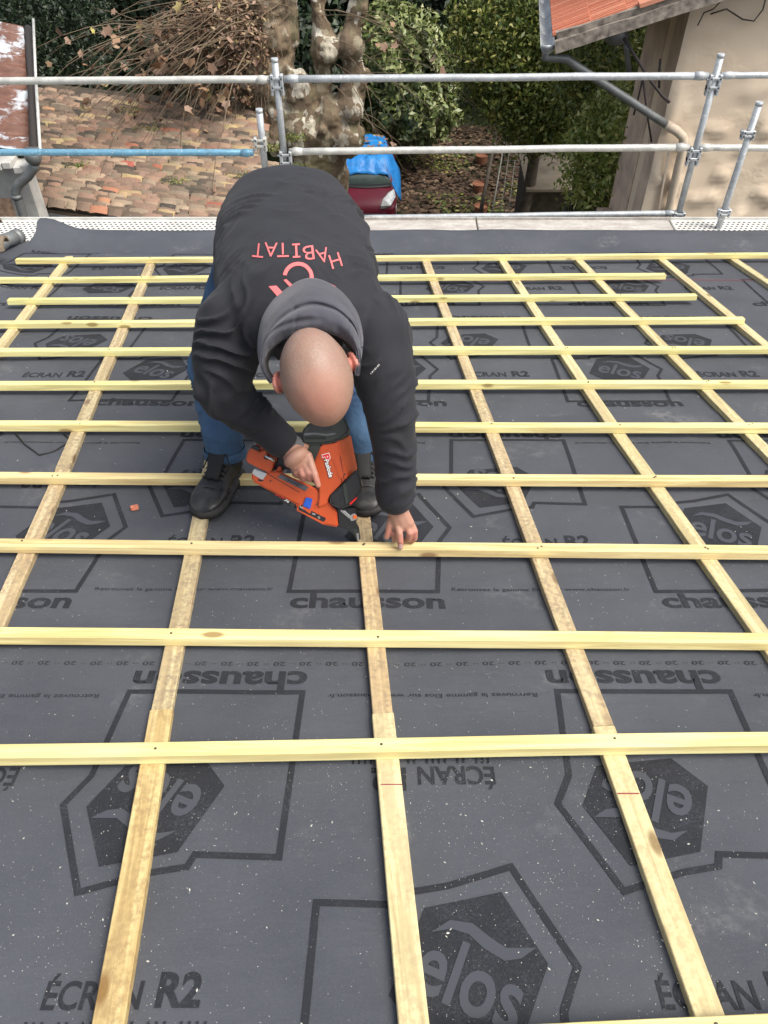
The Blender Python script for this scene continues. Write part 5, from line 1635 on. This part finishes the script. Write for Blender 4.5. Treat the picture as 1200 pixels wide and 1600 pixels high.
def wall_prism(p, q, h, t, mat, nm, par, zt):
    p, q = Vector(p), Vector(q); d_ = (q - p).normalized(); nn_ = Vector((-d_.y, d_.x, 0)) * t
    bm = bmesh.new(); lo = [p, q, q + nn_, p + nn_]
    v0 = [bm.verts.new((a_.x, a_.y, GZ - .2)) for a_ in lo]; v1 = [bm.verts.new((a_.x, a_.y, zt)) for a_ in lo]
    bm.faces.new(v1); bm.faces.new(v0[::-1])
    for i in range(4): bm.faces.new((v0[i], v0[(i + 1) % 4], v1[(i + 1) % 4], v1[i]))
    bmesh.ops.recalc_face_normals(bm, faces=bm.faces[:]); return fin(nm, bm, M[mat], par)
e1 = E0 + EX * -.05 + EU * .25; e2 = E0 + EX * 4.1 + EU * .25
wall_prism((e1.x, e1.y, 0), (e2.x, e2.y, 0), 0, .25, 'plaster_pink', 'wall', tr, E0.z - .08)
e3 = E0 + EX * -1.6 + EU * 2.9
wall_prism((e3.x, e3.y, 0), (e1.x, e1.y, 0), 0, .2, 'render_grey', 'wall', tr, E0.z - .08)
wall_prism((e2.x, e2.y, 0), (E0 + EX * 2.4 + EU * 2.9).to_tuple(), 0, .2, 'render_grey', 'wall', tr, E0.z - .08)
bm = bmesh.new(); tube(bm, [E0 + EX * -.05 - EU * .07 - EN * .10, E0 + EX * 4.0 - EU * .07 - EN * .12], .055, 10); fin('gutter', bm, M['zinc'], tr, True)
leaf_cloud('moss', [tuple(E0 + EX * a_ + EU * d_ + EN * .06) + (.28, .16, .05) for a_, d_ in ((1.1, 2.0), (3.2, 1.9), (3.5, 2.2), (3.1, 1.2), (3.5, 1.0), (.6, 2.4), (2.1, .9), (3.7, 1.5), (.4, .95))], 2600, .035, 'leaf_vine', tr, 4, shell=.1)
tag(tr, 'low outbuilding roofed with weathered mossy clay tiles left of the plane tree', 'outbuilding')

# --- rusty roof and its drainpipe at the far left
rs = empty('rusty_roofed_shed', tuple(atY(0, 230, 10.6)))
a0, a1, a2, a3 = atY(-190, 205, 10.6), atY(50, 240, 10.6), atY(37, 44, 13.0), atY(-150, 8, 13.0)
bm = bmesh.new(); nU, nV = 6, 120; g = {}
ndir = ((a1 - a0).cross(a3 - a0)).normalized()
if ndir.z < 0: ndir = -ndir
for i in range(nU + 1):
    for j in range(nV + 1):
        u, v = i / nU, j / nV; p = (a0.lerp(a1, u)).lerp(a3.lerp(a2, u), v)
        g[i, j] = bm.verts.new(p + ndir * (.030 * math.cos(v * 2 * math.pi * 11) + .012 * noise.noise(Vector((u * 3, v * 8, 0)))))
for i in range(nU):
    for j in range(nV): bm.faces.new((g[i, j], g[i + 1, j], g[i + 1, j + 1], g[i, j + 1]))
o = fin('roof_sheet', bm, M['rust'], rs, True); m = o.modifiers.new('s', 'SOLIDIFY'); m.thickness = .012
q0, q1 = atY(-200, 238, 10.7), atY(34, 262, 10.7)
wall_prism((q0.x, 10.75, 0), (q1.x, 10.75, 0), 0, .3, 'render_grey', 'wall', rs, q1.z - .05)
p0, p1 = atY(-30, 315, 10.70), atY(26, 345, 10.70)
bm = bmesh.new(); box(bm, ((p0.x + p1.x) / 2, 10.72, (p0.z + p1.z) / 2 - .1), p1.x - p0.x, .02, .55); fin('brick_patch', bm, M['brick'], rs)
bm = bmesh.new(); pA = atY(-60, 244, 10.35); pB = atY(46, 262, 10.35)
for k in range(7):
    c_ = pA.lerp(pB, (k + .5) / 7); box(bm, c_ + Vector((0, .15, -.03 - .04 * (k % 2))), .12, .3, .09, rz=.1 * (k % 3 - 1), bev=.01)
fin('eave_stone', bm, M['render_grey'], rs)
bm = bmesh.new()
hop = atY(52, 246, 10.3)
tube(bm, [hop + Vector((0, 0, .10)), hop + Vector((0, 0, -.02)), hop + Vector((0, 0, -.09))], [.11, .105, .06], 14)
tube(bm, [hop + Vector((0, 0, -.06)), atY(53, 262, 10.3), atY(44, 275, 10.3), atY(30, 287, 10.3), atY(24, 300, 10.3), atY(29, 312, 10.3), atY(40, 350, 10.3), atY(44, 372, 10.3)], .062, 14)
tube(bm, [atY(25, 304, 10.3), atY(27, 310, 10.3)], .072, 14)
fin('drainpipe', bm, M['zinc'], rs, True)
bm = bmesh.new(); tube(bm, [atY(56, 122, 11.6), atY(63, 240, 10.3)], .022, 8); tube(bm, [atY(52, 30, 13), atY(56, 125, 11.6)], .02, 8); fin('rod', bm, M['galv_white'], rs, True)
bm = bmesh.new(); g0, g1 = atY(54, 240, 10.35), atY(50, 120, 11.9); tube(bm, [g0, g1, atY(44, 45, 13.1)], .06, 10); fin('gutter', bm, M['near_black'], rs, True)
tag(rs, 'shed at the far left with rusty flaking corrugated roof and grey drainpipe', 'shed')

# --- beige house on the right
HX, HY = 2.91, 8.5
hs_ = empty('beige_house', (HX, HY, GZ))
def wbox(nm, x0, x1, y0, y1, z0, z1, mat, bev=0):
    bm = bmesh.new(); box(bm, ((x0 + x1) / 2, (y0 + y1) / 2, (z0 + z1) / 2), x1 - x0, y1 - y0, z1 - z0, bev=bev); return fin(nm, bm, M[mat], hs_)
# front (gable) wall as displaced plaster sheet
bm = bmesh.new(); nxx, nzz = 90, 130; g = {}
for i in range(nxx + 1):
    for j in range(nzz + 1):
        x = HX + 5.0 * i / nxx; z = -5.4 + 7.4 * j / nzz
        k = noise.noise(Vector((x * 4.2, z * 5.5, 1))); k2 = noise.noise(Vector((x * 9, z * 11, 4)))
        low = 1 - sstep(-1.9, -.7, z)
        y = HY - (.034 * sstep(.12, .30, k) + .007 * k2) * (.25 + low)
        if i == 0: y = HY + .02
        g[i, j] = bm.verts.new((x + (.012 * noise.noise(Vector((0, z * 3, 7))) if i == 0 else 0), y, z))
for i in range(nxx):
    for j in range(nzz): bm.faces.new((g[i, j], g[i + 1, j], g[i + 1, j + 1], g[i, j + 1]))
bmesh.ops.recalc_face_normals(bm, faces=bm.faces[:])
fin('front_wall', bm, M['plaster'], hs_, True)
wbox('wall_core', HX + .03, HX + 5, HY + .03, HY + 1.0, GZ - .2, 2.0, 'plaster')
wbox('side_wall', HX + .02, HX + .3, HY + .62, HY + 1.35, GZ - .2, -.55, 'plaster_pink')
wbox('corner_return', HX + .002, HX + .3, HY + .025, HY + .36, GZ - .2, -.45, 'plaster_pink')
wbox('dark_opening', HX + .16, HX + .34, HY + .34, HY + .64, GZ - .2, -.6, 'near_black')  # near-black block stands in for the shade inside the opening
wbox('window_shutter', HX + .06, HX + .12, HY + .36, HY + .60, -1.75, -.55, 'near_black')
wbox('plinth', HX - .16, HX + .05, HY + .62, HY + 1.25, GZ - .2, -2.95, 'plaster_pink')
wbox('ledge', HX + .04, HX + .36, HY - .05, HY - .002, -6, -3.02, 'plaster')
# verge and roof: rises to the right
V0 = atY(866, 66, 8.15); V1 = atY(1088, -6, 8.15); vd = (V1 - V0).normalized(); vn = Vector((-vd.z, 0, vd.x))
SHR = .13
def along(s, y, h): return V0 + vd * s + Vector((SHR * (y - 8.15), y - 8.15, 0)) + vn * h
bm = bmesh.new(); Ld = 3.6; nseg = 40; g = {}
Mv = Matrix((vd, Vector((SHR, 1, 0)), vn)).transposed().to_4x4()
def rb(nm, s0, s1, y0, y1, h0, h1, mat, wob=.0):
    bm = bmesh.new(); Mx = Mv.copy(); Mx.translation = along((s0 + s1) / 2, (y0 + y1) / 2, (h0 + h1) / 2); boxM(bm, Mx, s1 - s0, y1 - y0, h1 - h0)
    if wob:
        bmesh.ops.subdivide_edges(bm, edges=bm.edges[:], cuts=14, use_grid_fill=True)
        for v in bm.verts: v.co += Vector((1, 1, 1)) * wob * noise.noise(v.co * 9) + Vector((0, 0, wob)) * noise.noise(v.co * 3)
    return fin(nm, bm, M[mat], hs_)
rb('verge_board', .0, Ld, 8.13, 8.17, -.10, .0, 'oldwood', .010)
rb('verge_mortar', .02, Ld, 8.17, 8.24, -.02, .055, 'oldwood', .022)
rb('roof_boarding', .03, Ld, 8.172, 14, -.075, -.03, 'bark_dark')
for k in range(6): rb('rafter', .1, Ld, 8.5 + k * .62, 8.58 + k * .62, -.17, -.076, 'oldwood')
bm = bmesh.new(); rt2 = random.Random(8); y = 8.25; k = 0
while y < 13.5:      # flat interlocking tiles: long in s, ridges running along s
    s = .0 + .0
    while s < Ld:
        Mx = Mv.copy(); Mx.translation = along(s + .17, y + .10, .035 + rt2.uniform(-.002, .003)) 
        Mx = Mx @ Matrix.Rotation(-.05, 4, 'Y')
        boxM(bm, Mx, .36, .196, .018, 0, .004)
        for dy in (-.075, -.02, .04, .08):
            M2 = Mx.copy(); M2 = Mx @ Matrix.Translation((0, dy, .014)); boxM(bm, M2, .355, .022, .014, 0, .003)
        s += .33
    y += .2; k += 1
fin('roof_tiles', bm, M['tile_orange'], hs_)
rb('verge_tile', .78, Ld, 8.14, 8.30, .05, .085, 'tile_orange', .004)
bm = bmesh.new(); G0 = V0 + Vector((-.05, .02, -.03)); 
pts = [G0 + Vector((SHR * k * .6, k * .6, .0)) for k in range(10)]
for a_ in range(9):
    ring0 = [pts[a_] + Vector((math.cos(t_) * .065, 0, math.sin(t_) * .065)) for t_ in [math.pi + math.pi * q / 8 for q in range(9)]]
    ring1 = [pts[a_ + 1] + Vector((math.cos(t_) * .065, 0, math.sin(t_) * .065)) for t_ in [math.pi + math.pi * q / 8 for q in range(9)]]
    A_ = [bm.verts.new(p) for p in ring0]; B_ = [bm.verts.new(p) for p in ring1]
    for q in range(8): bm.faces.new((A_[q], A_[q + 1], B_[q + 1], B_[q]))
cap_ = [bm.verts.new(G0 + Vector((math.cos(t_) * .065, -.001, math.sin(t_) * .065))) for t_ in [math.pi + math.pi * q / 8 for q in range(9)]]; bm.faces.new(cap_)
o = fin('gutter', bm, M['galv'], hs_, True); m = o.modifiers.new('s', 'SOLIDIFY'); m.thickness = .006
bm = bmesh.new()
tube(bm, [G0 + Vector((0, .06, -.03)), G0 + Vector((0.0, .06, -.12)), atY(885, 92, 8.3), atY(905, 106, 8.32), atY(1025, 184, 8.36), atY(1042, 195, 8.38)], .040, 14)
dp = fin('downpipe', bm, M['zinc'], hs_, True)
bm = bmesh.new(); tube(bm, [atY(1040, 194, 8.38), atY(1058, 205, 8.38), atY(1067, 214, 8.38), atY(1068, 228, 8.38), atY(1060, 260, 8.40), atY(1040, 352, 8.44), atY(1036, 385, 8.44)], .046, 14)
fin('pipe_elbow', bm, M['cream_pipe'], hs_, True)
bm = bmesh.new(); tube(bm, [atY(1046, 235, 8.44), atY(1027, 340, 8.46), atY(1020, 380, 8.46)], .014, 8); fin('cable_duct', bm, M['cream_pipe'], hs_, True)
def wire(pts, Y, r=.010, nm='cable'):
    bm = bmesh.new(); tube(bm, [atY(x, y, Y) for x, y in pts], r, 6); fin(nm, bm, M['cable'], hs_, True)
wire([(975, 60), (1000, 100), (1018, 128), (1035, 150), (1046, 160)], 8.35, .016)
wire([(1004, 125), (998, 150), (990, 180)], 8.7); wire([(1005, 125), (1010, 170), (1018, 222)], 8.6); wire([(1032, 92), (1030, 115), (1030, 138)], 8.6, .012)
wire([(1110, 22), (1135, 14), (1160, 30), (1178, 33), (1192, 15), (1197, -5)], 8.44, .007)
wire([(1090, 40), (1100, 20), (1115, 14), (1128, 0)], 8.44, .006)
bm = bmesh.new(); tube(bm, [atY(975, 40, 9.0), atY(984, 120, 9.0)], .03, 10); fin('vent_pipe', bm, M['zinc'], hs_, True)
bm = bmesh.new(); ball(bm, atY(963, 55, 8.9), (.13, .1, .10)); fin('light_housing', bm, M['zinc'], hs_, True)
tag(hs_, 'beige plastered house at the right with orange tiled eave and slanting downpipe', 'house')

# --- wire mesh fence and bits of the yard
def mesh_fence():
    f = empty('wire_pen', tuple(onG(815, 300)))
    Z1 = GZ + .9; cs = [onG(768, 338, Z1), onG(872, 338, Z1), onG(868, 205, Z1), onG(791, 205, Z1)]
    for a_, b_, r_ in ((cs[0], cs[3], .020), (cs[0] + Vector((-.28, 0, .1)), cs[3] + Vector((-.28, 0, .1)), .05)):
        bm = bmesh.new(); tube(bm, [a_, b_], r_, 8); fin('rail', bm, M['wire' if r_ < .04 else 'bark_dark'], f)
    for c_ in cs:
        bm = bmesh.new(); tube(bm, [Vector((c_.x, c_.y, GZ - .1)), c_], .035, 8); fin('post', bm, M['bark_dark'], f)
    bm = bmesh.new()
    for k in range(7):
        t = (k + 1) / 8; tube(bm, [cs[0].lerp(cs[1], t), cs[3].lerp(cs[2], t)], .009, 4)
    for k in range(14):
        t = (k + .5) / 14; tube(bm, [cs[0].lerp(cs[3], t), cs[1].lerp(cs[2], t)], .008, 4)
    fin('wire_mesh', bm, M['wire'], f); tag(f, 'low pen covered in thin wire mesh in the garden behind the scaffold', 'pen')
mesh_fence()
p = atY(868, 258, 17.4)
bm = bmesh.new(); box(bm, (p.x + .3, 18.2, GZ + 1.1), 1.7, 1.2, 2.2, bev=.02); r = empty('garden_hut', (p.x + .3, 18.2, GZ)); fin('hut_wall', bm, M['bark_dark'], r)
bm = bmesh.new(); boxM(bm, Matrix.Translation((p.x + .3, 17.9, GZ + 2.28)) @ Matrix.Rotation(.10, 4, 'X'), 1.9, 1.9, .06); fin('hut_roof', bm, M['hut_tan'], r)
tag(r, 'small garden hut with flat tan roof under the leafy tree', 'garden hut')
for k, (px, py) in enumerate(((752, 255), (748, 300), (751, 335))):
    q = onG(px, py); bm = bmesh.new()
    tube(bm, [(q.x, q.y, GZ - .02), (q.x, q.y, GZ + .22), (q.x, q.y, GZ + .25)], [.13, .19, .20], 16, False)
    bmesh.ops.create_circle(bm, cap_ends=True, segments=16, radius=.18, matrix=Matrix.Translation((q.x, q.y, GZ + .20)))
    o = fin('flower_pot', bm, M['terracotta'], None, True)
    tag(o, ['farthest of the three clay pots beside the wire fence', 'middle one of the three clay pots beside the wire fence', 'nearest of the three clay pots beside the wire fence'][k], 'flower pot', 'clay pots by the fence')
